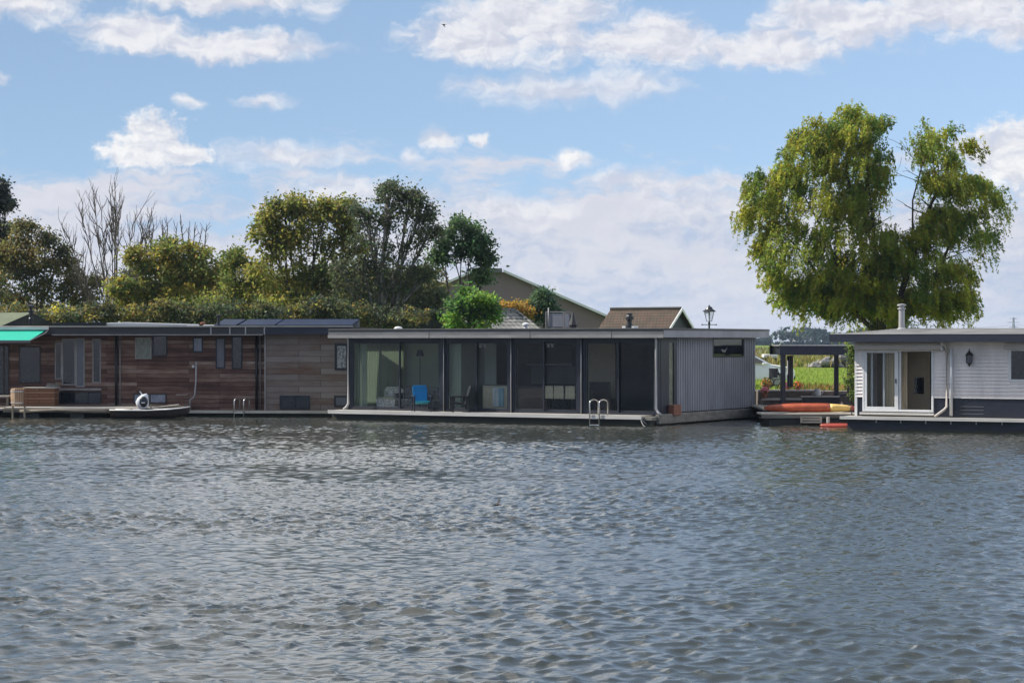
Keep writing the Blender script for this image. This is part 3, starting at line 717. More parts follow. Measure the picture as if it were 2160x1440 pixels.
for k, px_ in enumerate((1018, 1161)):
    u_ = G.u(px_, .5); x, y = G.w(u_, .5)
    lp = empty('ceiling_spotlight', (x, y, 2.98), G.a, ['white spotlight under the ceiling behind the second glass bay', 'white spotlight under the ceiling behind the third glass bay'][k], 'lamp', 'white ceiling spotlights')
    MB().box(-.18, .18, -.03, .03, -.09, -.02).build('rail', M['white_paint'], lp); MB().lathe([(.05, -.2), (.05, -.09)], (-.09, 0, 0), 10).build('lamp_head', M['white_paint'], lp); MB().lathe([(.05, -.2), (.05, -.09)], (.09, 0, 0), 10).build('lamp_head', M['white_paint'], lp)

# mooring rope at the near corner
rp = []
for i in range(13):
    t = i/12; a_, b_ = Vector((ud1-.05, -.9, ZD-.02)), Vector((U+.1, -.2, .36)); q = a_.lerp(b_, t); rp.append((q.x, q.y-.06, q.z-.3*math.sin(math.pi*t)))
ro = MB().tube(rp, .022, 6).tube([(ud1-.05, -.93, ZD-.06), (ud1+.1, -1.0, .05), (ud1+.3, -1.0, -.1)], .018, 6).build('mooring_rope', M['coping']); G.place(ro)
setp(ro, 'slack pale mooring rope at the near corner of the grey houseboat', 'rope')
def drape(px0, px1, v, lab):
    ua_, ub_ = G.u(px0, v), G.u(px1, v); n_ = 30; pr_ = [(ua_+(ub_-ua_)*i/n_, v+.025*math.sin(i*1.8)) for i in range(n_+1)]
    o = MB().prism(pr_+[(x, y+.01) for x, y in reversed(pr_)], ZD+.06, 2.93, 'z').build('curtain', leaf_cloth); G.place(o); setp(o, lab, 'curtain')
drape(942, 973, .3, 'wide pale green curtain drawn behind the second glass bay')
drape(1084, 1090, .3, 'narrow pale curtain bunched at the left of the third glass bay')
drape(1236, 1242, .3, 'narrow pale curtain bunched at the left of the fourth glass bay')
drape(756, 774, .3, 'pale green curtain bunched behind the leftmost glass pane')
inside('wall_cabinet', 'grey kitchen wall cabinet with a pale shelf edge above the brown island', 'cabinet', G.u(1112, 3.2), 5.2,
       [('cabinet', MB().box(-1.0, 1.0, -.15, .18, 1.75, 2.5), M['dark_in']), ('shelf_edge', MB().box(-1.02, 1.02, -.2, -.152, 1.68, 1.74), M['white_paint']), ('splashback', MB().box(-1.0, 1.0, .1, .18, .95, 1.66), M['side_grey'])])
inside('floor_lamp', 'tall thin black floor lamp behind the blue chair inside the houseboat', 'lamp', G.u(886, .55), .55,
       [('base', MB().lathe([(.16, 0), (.16, .03), (.02, .05)], (0, 0, 0)), M['black_metal']), ('pole', MB().tube([(0, 0, .05), (0, 0, 2.1)], .018, 6), M['black_metal']), ('shade', MB().lathe([(.16, 2.05), (.1, 2.3)], (0, 0, 0)), M['black_metal'])])
# ---- chairs on the deck
def garden_chair(name, u, v, rz, frame_m, seat_m, back_m, label):
    x, y = G.w(u, v); e = empty(name, (x, y, ZD), rz, label, 'chair')
    # local: chair faces -y
    sp_ = [(-.30, .36), (-.1, .33), (.22, .27), (.24, .31), (-.1, .375), (-.32, .405)]
    MB().prism([(y_, z_) for y_, z_ in sp_], -.27, .27, 'x').build('seat', seat_m, e, bevel=.015)
    bk = MB(); 
    secs = [(.2, .30, .25), (.26, .5, .27), (.33, .75, .28), (.385, .93, .275), (.4, .985, .22)]
    loft = [[(-w, y_, z_), (w, y_, z_), (w, y_+.035, z_-.01), (-w, y_+.035, z_-.01)] for y_, z_, w in secs]
    bk.loft(loft).build('backrest', back_m, e, bevel=.012)
    for s in (-1, 1):
        MB().prism([(-.36, .545), (.28, .575), (.28, .61), (-.36, .585), (-.40, .565)], s*.335-.045, s*.335+.045, 'x').build('armrest', frame_m, e, bevel=.012)
        MB().prism([(-.31, .0), (-.24, .0), (-.20, .545), (-.33, .545)], s*.315-.025, s*.315+.025, 'x').build('leg', frame_m, e, bevel=.01)
        MB().prism([(.30, .0), (.38, .0), (.27, .575), (.17, .575), (.2, .3)], s*.315-.025, s*.315+.025, 'x').build('leg', frame_m, e, bevel=.01)
        MB().beam((s*.30, -.26, .34), (s*.30, .26, .27), .03, .06).build('side_rail', frame_m, e)
    return e
garden_chair('garden_chair', G.u(889, -.42), -.42, R(12), M['navy'], M['blue_fabric_lit'], M['blue_fabric'], 'blue garden chair with its seat coloured as sunlit on the pale deck of the grey houseboat')
c_ = garden_chair('garden_chair', G.u(969, -.42), -.42, R(-82), M['black_plastic'], M['black_plastic'], M['black_plastic'], 'black garden chair seen from the side on the pale deck')
# arms of the blue chair keep the navy of its frame
# ================================================================ the brown timber houseboat
B = Frame(P(-60, 720, 88.7).x, 88.7, -5.2)
b = empty('houseboat', label='long low houseboat clad in weathered brown boards with a green awning', cat='houseboat'); B.place(b)
uS, uE = B.u(561), B.u(742)
ZR = B.z(688.5, uS, -.5); ZF = B.z(705.5, uS, -.5); ZK = .24
MB().box(-3, uE, -.55, 6.2, -.5, ZK-.1).build('hull', M['hull_black'], b)
dk = MB().box(B.u(392, -.9), uE, -.9, .5, ZK-.1, ZK).build('deck', M['old_wood'], b)
MB().box(B.u(392, -.9), B.u(690, -.9), -.94, -.903, ZK-.09, ZK+.015).build('edge_board', M['bleached'], dk)
ZL = .42
MB().box(-3, B.u(391, -.9), -1.25, .248, ZL-.14, ZL).build('deck', M['old_wood'], b)
MB().box(-3, uS, .25, .4, ZK-.02, ZF+.05).build('plank_wall', M['brown_wood'], b)
MB().box(uS, uE, -.15, .38, ZK-.03, ZR-.3).build('plank_wall', M['brown_ply'], b)
setp(b.children[-1], 'greyer weathered wall section at the right end')
MB().box(-3, uE, .41, 6, ZK-.03, ZF+.05).build('core_wall', M['brown_wood'], b)
MB().box(-3.2, uE+.1, -.45, 6.2, ZR-.06, ZR-.02).build('roof', M['roof_dark'], b)
MB().box(-3.2, uS-.02, -.5, -.46, ZF, ZR-.02).build('fascia', M['dark_fascia'], b)
MB().box(uS, uE+.1, -.5, -.46, ZF-.0, ZR-.02).build('fascia', M['navy_fascia'], b)
MB().box(-3.2, uS-.02, -.45, .24, ZF+.02, ZF+.05).build('soffit', M['dark_fascia'], b)
MB().box(-3.2, uE+.1, -.54, -.40, ZR-.018, ZR+.03).build('roof_edge_trim', M['bleached'], b)
for x_ in (445, 485, 518, 558):
    u_ = B.u(x_, -.5); MB().box(u_-.02, u_+.02, -.525, -.502, ZF, ZR-.03).build('gutter_bracket', M['galv'], b)
MB().box(B.u(110, -.5), uS-.02, -.53, -.502, ZF-.03, ZF+.015).build('gutter', M['frame_pale'], b)
MB().box(uS-.03, uS+.03, -.19, -.152, ZK, ZF).build('corner_board', M['frame_pale'], b)
# windows: recessed stretch
vw = .25
for (x0, x1, y0, y1, fm, pm) in (
    (-6, 9, 728, 835, 'frame_brown', 'pane_dark'), (8, 19, 728, 832, 'frame_brown', 'pane_dark'), (40, 86, 730, 808, 'frame_brown', 'pane_dark'),
    (116, 131, 722, 800, 'frame_pale', 'pane_dark'), (131, 160, 714, 812, 'frame_pale', 'pane_dark'), (160, 179, 713, 816, 'frame_pale', 'pane_grey'),
    (195, 213, 714, 808, 'frame_pale', 'pane_dark'), (285, 320, 711, 757, 'frame_pale', 'pane_green'), (322, 353, 707, 751, 'navy', 'pane_dark'),
    (407, 428, 711, 743, 'navy', 'pane_lilac'), (455, 475, 712, 777, 'navy', 'pane_grey'), (489, 511, 709, 778, 'navy', 'pane_dark')):
    win(b, B, x0, x1, y0, y1, vw, M[fm], M[pm], .05)
win(b, B, 125, 213, 826, 851, vw, M['navy'], M['pane_dark'], .05, 'cellar_window', mull=(.38, .7))
win(b, B, 281, 352, 829, 851, vw, M['frame_brown'], M['pane_lilac'], .06, 'cellar_window', mull=(.5,))
win(b, B, 590, 654, 834, 863, -.15, M['navy'], M['pane_dark'], .07, 'cellar_window', mull=(.5,))
win(b, B, 706, 735, 724, 781, -.15, M['black_metal'], M['pane_lace'], .1)
win(b, B, 705, 735, 834, 858, -.15, M['black_metal'], M['pane_grey'], .07, 'cellar_window')
MB().box(B.u(125, .2), B.u(214, .2), .1, .248, B.z(823, 5), B.z(819, 5)).build('sill', M['frame_pale'], b)
for x_ in (245, 541):
    u_ = B.u(x_, .1); pipe(b, 'downpipe', [(u_, .12, ZF+.03), (u_, .12, ZK)], .055, M['black_plastic'])
    pipe(b, 'downpipe', [(u_+.13, .2, ZF+.03), (u_+.13, .2, ZK)], .03, M['frame_pale'])
ladder(b, B, 494, 514, -.98, ZK+.5, ZK, -.2, M['steel'], .3)
# outdoor tap pipe
u_ = B.u(413, .1)
pipe(b, 'standpipe', [(u_-.22, .02, ZK), (u_-.22, .02, ZK+.42), (u_-.1, .02, ZK+.47), (u_-.03, .05, ZK+.62), (u_, .1, ZK+1.1), (u_+.02, .1, ZK+1.95)], .03, M['galv'])
MB().ball((u_-.09, .02, ZK+1.75), .06, .06, .06).build('wall_light', M['white_paint'], b, smooth=True)
# on the roof
MB().box(B.u(112, 1), B.u(222, 1), 1.0, 4, ZR-.02, ZR+.17).build('raised_roof', M['roof_dark'], b)
sh = MB(); a0, a1 = B.u(216, 2), B.u(406, 2)
sh.prism([(a0, ZR-.01), (a1, ZR-.01), (a1-.05, ZR+.12), (a0+1.2, ZR+.19), (a0+.2, ZR+.15)], 1.2, 3.4, 'y')
s_ = sh.build('roof_panel', M['white_sheet'], b, bevel=.02)
MB().box(B.u(430, 1), B.u(452, 1), .9, 1.4, ZR-.01, ZR+.08).build('roof_hatch', M['white_sheet'], b, bevel=.02)
vent(b, 'vent_pipe', B.u(461, 1.3), 1.3, ZR-.02, [(.09, 0), (.09, .1), (.06, .12), (.06, .42), (.1, .44), (.1, .5), (.03, .54)], M['black_plastic'])
vent(b, 'vent_pipe', B.u(428, 1.6), 1.6, ZR-.02, [(.07, 0), (.07, .12), (.12, .13), (.12, .2), (.02, .22)], M['terracotta'])
for (x0, x1) in ((462, 508), (514, 588), (592, 750)):
    p0, p1 = B.u(x0, 2), B.u(x1, 2)
    q = MB(); q.prism([(1.0, ZR+.02), (1.0, ZR+.07), (3.0, ZR+.33), (3.0, ZR+.27)], p0, p1, 'x'); so_ = q.build('solar_panel', M['solar'], b)
    MB().prism([(2.9, ZR-.02), (2.95, ZR-.02), (2.95, ZR+.26), (2.9, ZR+.26)], p0, p1, 'x').build('support', M['galv'], so_)
# awning
aw = empty('awning', label='bright green sun awning let down at the left end of the brown houseboat', cat='awning'); B.place(aw)
a0, a1 = B.u(-24, -1), B.u(96, -.6); a1o = B.u(62, -1.6); zt, zb = B.z(697, 2, -.56), B.z(719, 2, -1.6)
MB().loft([[(a0, -.56, zt), (a0, -.56, zt+.025), (a0, -1.6, zb+.025), (a0, -1.6, zb)], [(a1, -.56, zt), (a1, -.56, zt+.025), (a1o, -1.6, zb+.025), (a1o, -1.6, zb)]]).build('canvas', M['green_awning'], aw)
MB().box(a0, a1o+.03, -1.66, -1.6, zb-.07, zb+.03).build('front_bar', M['fascia_grey'], aw)
MB().box(a0, a1+.12, -.68, -.545, zt+.03, zt+.13).build('cassette', M['white_paint'], aw)
pipe(aw, 'folding_arm', [(a1+.1, -.6, zt), (a1+.1, -1.0, zt-.12), (a1o, -1.58, zb)], .025, M['fascia_grey'])
# barrel and chest on the deck
def bpos(px_, v, z): x, y = B.w(B.u(px_, v), v); return (x, y, z)
br_ = empty('barrel', bpos(40, -.92, ZL), 0, 'pale wooden barrel tub beside the red brown chest', 'barrel')
MB().lathe([(.30, 0), (.33, .3), (.32, .68), (.27, .70)], (0, 0, 0), 20).build('staves', M['barrel_wood'], br_)
for zz in (.1, .56): MB().lathe([(.335, zz), (.338, zz+.05)], (0, 0, 0), 20).build('hoop', M['galv'], br_)
ch = empty('storage_chest', bpos(88, -.85, ZL), B.a, 'red brown board chest with a pale lid on the brown houseboat deck', 'chest')
MB().box(-.62, .62, -.3, .3, 0, .70).build('body', M['chest_wood'], ch, bevel=.01)
MB().box(-.66, .66, -.34, .34, .705, .75).build('lid', M['bleached'], ch, bevel=.01)
for sx_ in (-.56, .56): MB().box(sx_-.06, sx_+.06, -.325, -.302, 0, .7).build('batten', M['chest_wood'], ch)
MB().prism([(.2, .751), (.66, .751), (.6, .85), (.26, .9)], -.1, .2, 'y').build('folded_cover', M['timber_grey'], ch)
wb = empty('slatted_bench', bpos(6, -.8, ZL), B.a, 'low pale slatted bench left of the barrel', 'bench')
MB().box(-.9, .35, -.25, .25, .36, .42).build('seat', M['bleached'], wb); MB().box(-.9, -.8, -.2, .2, 0, .36).build('leg', M['old_wood'], wb); MB().box(.2, .3, -.2, .2, 0, .36).build('leg', M['old_wood'], wb)
# floating jetty with beams and black floats
jt = empty('floating_jetty', label='old timber jetty on black floats before the brown houseboat', cat='jetty'); B.place(jt)
j0, j1 = B.u(24, -1.4), B.u(330, -1.4)
mb = MB()
for k in range(7):
    yv = -2.35+k*.155; mb.box(j0-.02*k, j1-.05*(k % 3), yv, yv+.145, .34+.004*(k % 2), .40+.004*(k % 2))
mb.build('planks', M['deck_pale'], jt, bevel=.008)
MB().box(j0, j0+2.4, -2.44, -2.37, .2, .36).box(j0+2.45, j1-.1, -2.44, -2.37, .18, .34).build('edge_beam', M['old_wood'], jt, bevel=.02)
MB().tube([(j0+.7, -2.5, .24), (j0+2.2, -2.48, .29), (j0+4.2, -2.5, .24)], .065, 8).build('log', M['old_wood'], jt, smooth=True)
MB().box(j0-3, j0-.1, -2.3, -1.27, .28, .36).build('gangboard', M['bleached'], jt)
for a, c2 in ((50, 92), (156, 186), (250, 300)):
    MB().box(B.u(a, -1.8), B.u(c2, -1.8), -2.36, -1.3, -.25, .175).build('float', M['black_plastic'], jt, bevel=.03)
for a in (27, 52, 318):
    u_ = B.u(a, -2.55); MB().tube([(u_, -2.55, -.4), (u_, -2.55, .44)], .045, 8).build('mooring_post', M['old_wood'], jt)
# rowing boat with outboard
rb = empty('rowing_boat', bpos(314, -2.95, .06), B.a, 'low dark rowing boat with bleached gunwales alongside the timber jetty', 'boat')
def hullsec(x, w, zt_, zb_, k=.75): return [(x, -w, zt_), (x, -w*k, (zt_+zb_)/2-.03), (x, -w*.35, zb_), (x, w*.35, zb_), (x, w*k, (zt_+zb_)/2-.03), (x, w, zt_)]
secs = [hullsec(-1.45, .42, .26, -.08), hullsec(-.8, .52, .25, -.1), hullsec(0, .55, .25, -.1), hullsec(.8, .45, .28, -.08), hullsec(1.3, .24, .33, .02), hullsec(1.62, .02, .38, .2)]
MB().loft(secs).build('hull', M['frame_brown'], rb, smooth=False)
gm = MB()
for s in (-1, 1): gm.tube([(x[0][0], s*abs(x[0][1]), x[0][2]+.02) for x in secs], .024, 8)
gm.build('gunwale', M['white_sheet'], rb, smooth=True)
for xx in (-.9, .25): MB().box(xx-.13, xx+.13, -.46, .46, .262, .295).build('thwart', M['bleached'], rb)
om = empty('outboard_motor', bpos(300, -2.9, .4), 0, 'white and dark blue outboard motor tilted up on the rowing boat', 'outboard motor')
MB().loft([[(.02+r_*math.cos(t)+dx, r_*.62*math.sin(t), z_+r_*.25*math.cos(t)) for t in np.linspace(0, 2*math.pi, 14, endpoint=False)] for r_, z_, dx in ((.05, -.06, .1), (.16, .0, .06), (.24, .14, .0), (.25, .3, -.03), (.2, .45, .0), (.1, .55, .06))]).build('cowling', mat('motor_white', (.72, .74, .78), .35, .1), om, smooth=True)
MB().ball((.06, -.09, .25), .18, .1, .22).build('air_intake', M['navy'], om, smooth=True)
MB().box(.0, .14, -.2, -.188, .2, .24).build('label_strip', M['white_paint'], om)
MB().tube([(.1, 0, 0), (.2, 0, -.04), (.42, -.02, -.02)], [.07, .05, .03], 8).build('shaft', M['black_metal'], om)
MB().tube([(.0, 0, .52), (-.1, .0, .66)], .025, 8).build('carry_handle', M['white_paint'], om)
oar = empty('oar', bpos(348, -2.9, .44), B.a, 'pale oar resting across the rowing boat', 'oar')
MB().tube([(-.3, 0, 0), (.55, 0, .1)], .022, 8).build('shaft', M['bleached'], oar); MB().box(-.75, -.3, -.07, .07, -.05, -.02).build('blade', M['bleached'], oar)
tb = empty('side_table', bpos(384, -.2, ZL), B.a, 'small rusty garden table against the brown board wall', 'table')
MB().box(-.22, .22, -.15, .15, .42, .46).build('top', M['frame_pale'], tb); MB().tube([(0, 0, 0), (0, 0, .42)], .03).build('leg', M['terracotta'], tb)

# ================================================================ the white houseboat
Wf = Frame(P(1805, 720, 73.6).x, 73.6, -28.5)
w = empty('houseboat', label='white sided houseboat with navy fascia and white sliding door', cat='houseboat'); Wf.place(w)
ZDk = Wf.z(878, .3, -.5); ZFt = Wf.z(706, 1, -.5); ZFb = Wf.z(721, 1, -.5); UL = 9.5
VE = 5.0
MB().box(-.1, UL, -.55, VE, -.5, ZDk-.1).build('hull', M['hull_navy'], w)
dk = MB().box(-.3, UL, -.72, .3, ZDk-.08, ZDk).build('deck', M['deck_pale'], w)
MB().box(-.3, UL, -.75, -.722, ZDk-.09, ZDk+.012).build('edge_board', M['deck_edge'], dk)
for k in range(9): MB().box(.9+.85*k, .94+.85*k, -.58, -.552, ZDk-.2, ZDk-.1).build('hull_bracket', M['galv'], w)
# roof with a slight pitch
MB().loft([[(-.65, -.6, ZFt-.02), (UL, -.6, ZFt-.02), (UL, -.6, ZFt+.01), (-.65, -.6, ZFt+.01)],
           [(.7, 2.4, ZFt+.2), (UL, 2.4, ZFt+.2), (UL, 2.4, ZFt+.23), (.7, 2.4, ZFt+.23)],
           [(-.65, VE+.4, ZFt-.02), (UL, VE+.4, ZFt-.02), (UL, VE+.4, ZFt+.01), (-.65, VE+.4, ZFt+.01)]]).build('roof', M['roof_felt'], w)
MB().poly([(-.65, -.6, ZFt-.0), (.7, 2.4, ZFt+.215), (-.65, VE+.4, ZFt-.0)]).build('roof', M['roof_felt'], w)
MB().box(-.66, UL, -.65, -.605, ZFb, ZFt+.02).box(-.7, -.662, -.65, VE+.4, ZFb, ZFt+.02).build('fascia', M['navy_fascia'], w)
MB().box(-.66, UL, -.66, -.6, ZFt+.022, ZFt+.05).build('roof_edge_trim', M['deck_edge'], w)
MB().box(-.65, UL, -.6, VE, ZFb+.02, ZFb+.05).build('soffit', M['white_paint'], w)
zs = Wf.z(839, 3)   # lower edge of white boards
def siding(u0, u1, z0, z1, v=.0):
    mb = MB(); n = max(1, round((z1-z0)/.115)); q = (z1-z0)/n
    for i in range(n):
        za = z0+i*q; mb.prism([(v-.04, za), (v-.004, za+q), (v+.05, za+q), (v+.05, za)], u0, u1, 'x')
    return mb
d0, d1 = Wf.u(1820), Wf.u(1970); dz0, dz1 = Wf.z(867, d0), Wf.z(737, d0)
x0_, x1_ = Wf.u(2132), Wf.u(2230); wz0, wz1 = Wf.z(801, x0_), Wf.z(738, x0_)
sd_ = siding(.0, d0, zs, ZFb+.02)
for a in (siding(d1, x0_, zs, ZFb+.02), siding(x0_, x1_, zs, wz0), siding(x0_, x1_, wz1, ZFb+.02), siding(x1_, UL, zs, ZFb+.02), siding(d0, d1, dz1, ZFb+.02)): sd_.add(a.v, a.f)
sd_.build('lap_siding', M['white_siding'], w)
lowb = MB().box(.0, d0, .0, .05, ZDk, zs).box(d1, UL, .0, .05, ZDk, zs)
lowb.build('lower_wall', M['navy'], w)
for k in range(3):
    z_ = ZDk+.12+.12*k
    MB().box(Wf.u(2020)+.1, Wf.u(2075), -.012, -.002, z_, z_+.015).build('vent_slot', M['fascia_grey'], w)
MB().box(-.02, .06, -.03, .06, ZDk, ZFb+.02).build('corner_board', M['white_paint'], w)
MB().box(-.06, .0, .06, VE, ZDk, ZFb+.02).build('end_wall', M['white_siding'], w)
MB().box(0, UL, VE-.1, VE, ZDk, ZFb+.02).build('back_wall', M['tan_in'], w)
MB().box(0, UL, .06, VE-.1, ZDk-.03, ZDk+.02).build('floor', M['floor_in'], w)
MB().box(.0, UL, .06, VE-.1, ZFb-.02, ZFb+.015).build('ceiling', M['ceil_in'], w)
MB().box(.0, UL, 2.2, 2.3, ZDk+.02, ZFb-.02).build('partition', M['tan_in'], w)
# sliding door
fr_ = MB(); t = .075
fr_.box(d0, d0+t, -.05, .07, dz0, dz1).box(d1-t, d1, -.05, .07, dz0, dz1).box(d0+t, d1-t, -.05, .07, dz0, dz0+t).box(d0+t, d1-t, -.05, .07, dz1-.06, dz1)
sdr = fr_.build('sliding_door', M['white_paint'], w, bevel=.008)
dm = Wf.u(1893); q = .085
lf = MB().box(d0+t, d0+t+q, -.045, .0, dz0+t, dz1-.06).box(dm-q, dm+.04, -.045, .0, dz0+t, dz1-.06).box(d0+t+q, dm-q, -.045, .0, dz0+t, dz0+t+q).box(d0+t+q, dm-q, -.045, .0, dz1-.06-.05, dz1-.06).build('sash', M['white_paint'], sdr, bevel=.006)
MB().box(d0+t+q, dm-q, -.03, -.02, dz0+t+q, dz1-.11).build('pane', M['glass'], sdr)
MB().box(dm+.05, dm+.12, .01, .05, dz0+t, dz1-.06).build('sash', M['white_paint'], sdr)
MB().box(dm-.05, dm-.02, -.08, -.047, dz0+.95, dz0+1.1).build('handle', M['black_metal'], sdr)
MB().box(d0-.05, d1+.05, -.2, .0, dz0-.1, dz0-.03).build('sill', M['deck_edge'], sdr)
# curtains inside
for (a, c2, mm) in ((1826, 1838, 'curtain_beige'), (1866, 1890, 'curtain_beige'), (1900, 1914, 'curtain_beige')):
    ua, ub = Wf.u(a, .25), Wf.u(c2, .25); n = 24; pr = [(ua+(ub-ua)*i/n, .25+.035*math.sin(i*1.7)) for i in range(n+1)]
    cu = MB().prism(pr+[(x, y+.012) for x, y in reversed(pr)], dz0+.08, dz1-.02, 'z').build('curtain', M[mm]); Wf.place(cu)
    setp(cu, {1826: 'narrow beige curtain at the left edge of the white sliding door', 1866: 'wide beige curtain in the middle of the white sliding door', 1900: 'beige curtain beside the open half of the white sliding door'}[a], 'curtain', 'curtains of the white houseboat')
for xx in (1839, 1864): 
    u_ = Wf.u(xx, .12); MB().box(u_-.03, u_+.03, .12, .16, dz0+.08, dz1-.06).build('inner_sash', M['white_paint'], sdr)
# inner door with a little window
dr = MB(); i0, i1 = Wf.u(1916, 1.2), Wf.u(1962, 1.2)
dr.box(i0, i1, 1.2, 1.25, ZDk+.03, ZFb-.06); dro = dr.build('inner_door', M['tan_in'], w)
u_ = Wf.u(1939, 1.18); MB().box(u_-.16, u_+.16, 1.17, 1.19, Wf.z(830, u_, 1.2), Wf.z(796, u_, 1.2)).build('door_light', M['pane_dark'], dro)
# awning cassettes over door and window
c1 = empty('awning_cassette', label='cream rolled awning cassette above the white sliding door', cat='awning', group='rolled awnings on the white houseboat'); Wf.place(c1)
a, c2 = Wf.u(1802, -.25), Wf.u(1985, -.25); zc0, zc1 = Wf.z(737, 1, -.2), Wf.z(723.5, 1, -.2)
MB().prism([(-.27, zc0+.03), (-.24, zc0), (-.03, zc0), (-.03, zc1-.02), (-.22, zc1-.02), (-.27, zc1-.08)], a, c2, 'x').build('housing', M['cream'], c1)
MB().box(c2+.004, c2+.05, -.28, -.02, zc0-.03, zc1).build('end_cap', M['white_paint'], c1)
pipe(c1, 'arm', [(c2+.06, -.1, zc1-.05), (c2+.25, -.1, zc0-.12)], .025, M['cream'])
c1 = empty('awning_cassette', label='cream rolled awning cassette above the window at the right edge', cat='awning', group='rolled awnings on the white houseboat'); Wf.place(c1)
a = Wf.u(2118, -.2)
MB().prism([(-.22, wz1+.04), (-.03, wz1+.04), (-.03, wz1+.2), (-.2, wz1+.2)], a, UL-.5, 'x').build('housing', M['cream'], c1)
win(w, Wf, 2128, 2240, 734, 806, 0, M['white_paint'], M['pane_dark'], .09, proud=.05, depth=.08)
# downpipes
u_ = Wf.u(1997, -.1); pipe(w, 'downpipe', [(u_-.1, -.5, ZFb+.02), (u_-.02, -.15, ZFb-.16), (u_, -.1, ZFb-.25), (u_, -.1, ZDk+.36), (u_-.08, -.14, ZDk+.25), (u_-.34, -.3, ZDk+.03)], .045, M['cream'])
u_ = Wf.u(2006, -.1); pipe(w, 'downpipe', [(u_, -.08, ZFb-.24), (u_, -.08, ZDk+.06)], .055, M['white_paint'])
# chimney
vent(w, 'chimney', Wf.u(1902, 1.9), 1.9, ZFt+.15, [(.16, 0), (.16, .06), (.105, .1), (.1, .72), (.14, .73), (.14, .77), (.09, .78), (.09, .84), (.15, .85), (.15, .9), (.02, .92)], M['galv'])
# wall lantern
x, y = Wf.w(Wf.u(2047), -.02); wl = empty('wall_lantern', (x, y, Wf.z(755, Wf.u(2047))), Wf.a, 'black hexagonal wall lantern on the white boards', 'lantern')
MB().lathe([(.01, -.28), (.05, -.2), (.09, -.17), (.09, -.15)], (0, -.12, 0), 6).build('base', M['black_metal'], wl)
MB().lathe([(.09, -.149), (.105, .09)], (0, -.12, 0), 6).build('lamp_glass', M['pane_grey'], wl)
bars = MB()
for k in range(6): t = k*math.pi/3; bars.tube([(.093*math.cos(t), -.12+.093*math.sin(t), -.15), (.108*math.cos(t), -.12+.108*math.sin(t), .1)], .011, 5)
bars.build('cage', M['black_metal'], wl)
MB().lathe([(.14, .091), (.1, .15), (.03, .22), (.015, .3)], (0, -.12, 0), 6).build('cap', M['black_metal'], wl)
MB().box(-.03, .03, -.02, .0, -.1, .16).build('bracket', M['black_metal'], wl)
# ================================================================ foliage
def foliage(name, cen, ax, nrm, ln, wd_, tint, m, parent=None):
    """many leaf sized faces in one mesh: cen, ax (along leaf), nrm (side) as Nx3, tint Nx3"""
    n = len(cen); a = ax*(ln[:, None]/2); s = nrm*(wd_[:, None]/2)
    v = np.stack([cen-a, cen-a*.1+s, cen+a, cen-a*.1-s], 1).reshape(-1, 3)
    q = np.arange(n*4).reshape(-1, 4)
    me = bpy.data.meshes.new(name); me.vertices.add(n*4); me.vertices.foreach_set('co', v.astype(np.float32).ravel())
    me.loops.add(n*4); me.loops.foreach_set('vertex_index', q.astype(np.int32).ravel())
    me.polygons.add(n); me.polygons.foreach_set('loop_start', np.arange(n, dtype=np.int32)*4); me.polygons.foreach_set('loop_total', np.full(n, 4, np.int32))
    at = me.attributes.new('tint', 'FLOAT_COLOR', 'POINT')
    c = np.concatenate([np.clip(tint, .003, 1), np.ones((n, 1))], 1); c = np.repeat(c, 4, 0)
    at.data.foreach_set('color', c.astype(np.float32).ravel())
    me.update(calc_edges=True); me.materials.append(m)
    o = bpy.data.objects.new(name, me); COL.objects.link(o)
    if parent: o.parent = parent
    return o

def unit(a): return a/np.linalg.norm(a, axis=1, keepdims=True)
def rdir(n): return unit(RNG.normal(size=(n, 3)))

def pal(cols, n, weights=None):
    cols = np.array(cols, float); k = RNG.choice(len(cols), n, p=weights); return cols[k]

def clumps(lobes, Y, depthf, dens):
    """clump centres spread through a set of lobes measured at distance Y, thicker towards their outside"""
    out, lob = [], []
    for i, l in enumerate(lobes):
        px, py, rx, ry = l[:4]; dy = l[4] if len(l) > 4 else 0
        c = np.array(P(px, py, Y+dy)); c[1] = Y+dy
        r = np.array([rx/FPX*Y, rx/FPX*Y*depthf, ry/FPX*Y])
        n = max(5, int(2.5*dens*(r[0]*r[2])))
        d = rdir(n); q = RNG.uniform(.25, 1, n)**.55
        out.append(c+d*q[:, None]*r*RNG.uniform(.88, 1.12, (n, 1))); lob += [i]*n
    return np.vstack(out), np.array(lob)

def branch(mb, p, d, r, l, depth, spread=.55, up=.15, thin=.62):
    pts, rr = [p], [r]; q = Vector(p); dd = Vector(d).normalized()
    k = 4
    for i in range(k):
        dd = (dd+Vector((random.gauss(0, .13), random.gauss(0, .13), random.gauss(up*.5, .1)))).normalized()
        q = q+dd*l/k; pts.append(q.copy()); rr.append(max(.008, r*(1-.4*(i+1)/k)))
    mb.tube(pts, rr, 6 if r > .04 else 4, cap=False)
    if depth > 0:
        for j in range(random.choice((2, 3))):
            i = random.choice((2, 3, 4)); nd = (dd+Vector((random.gauss(0, spread), random.gauss(0, spread), random.gauss(up, spread*.6)))).normalized()
            branch(mb, pts[i], nd, rr[i]*thin*1.15, l*random.uniform(.6, .85), depth-1, spread, up, thin)

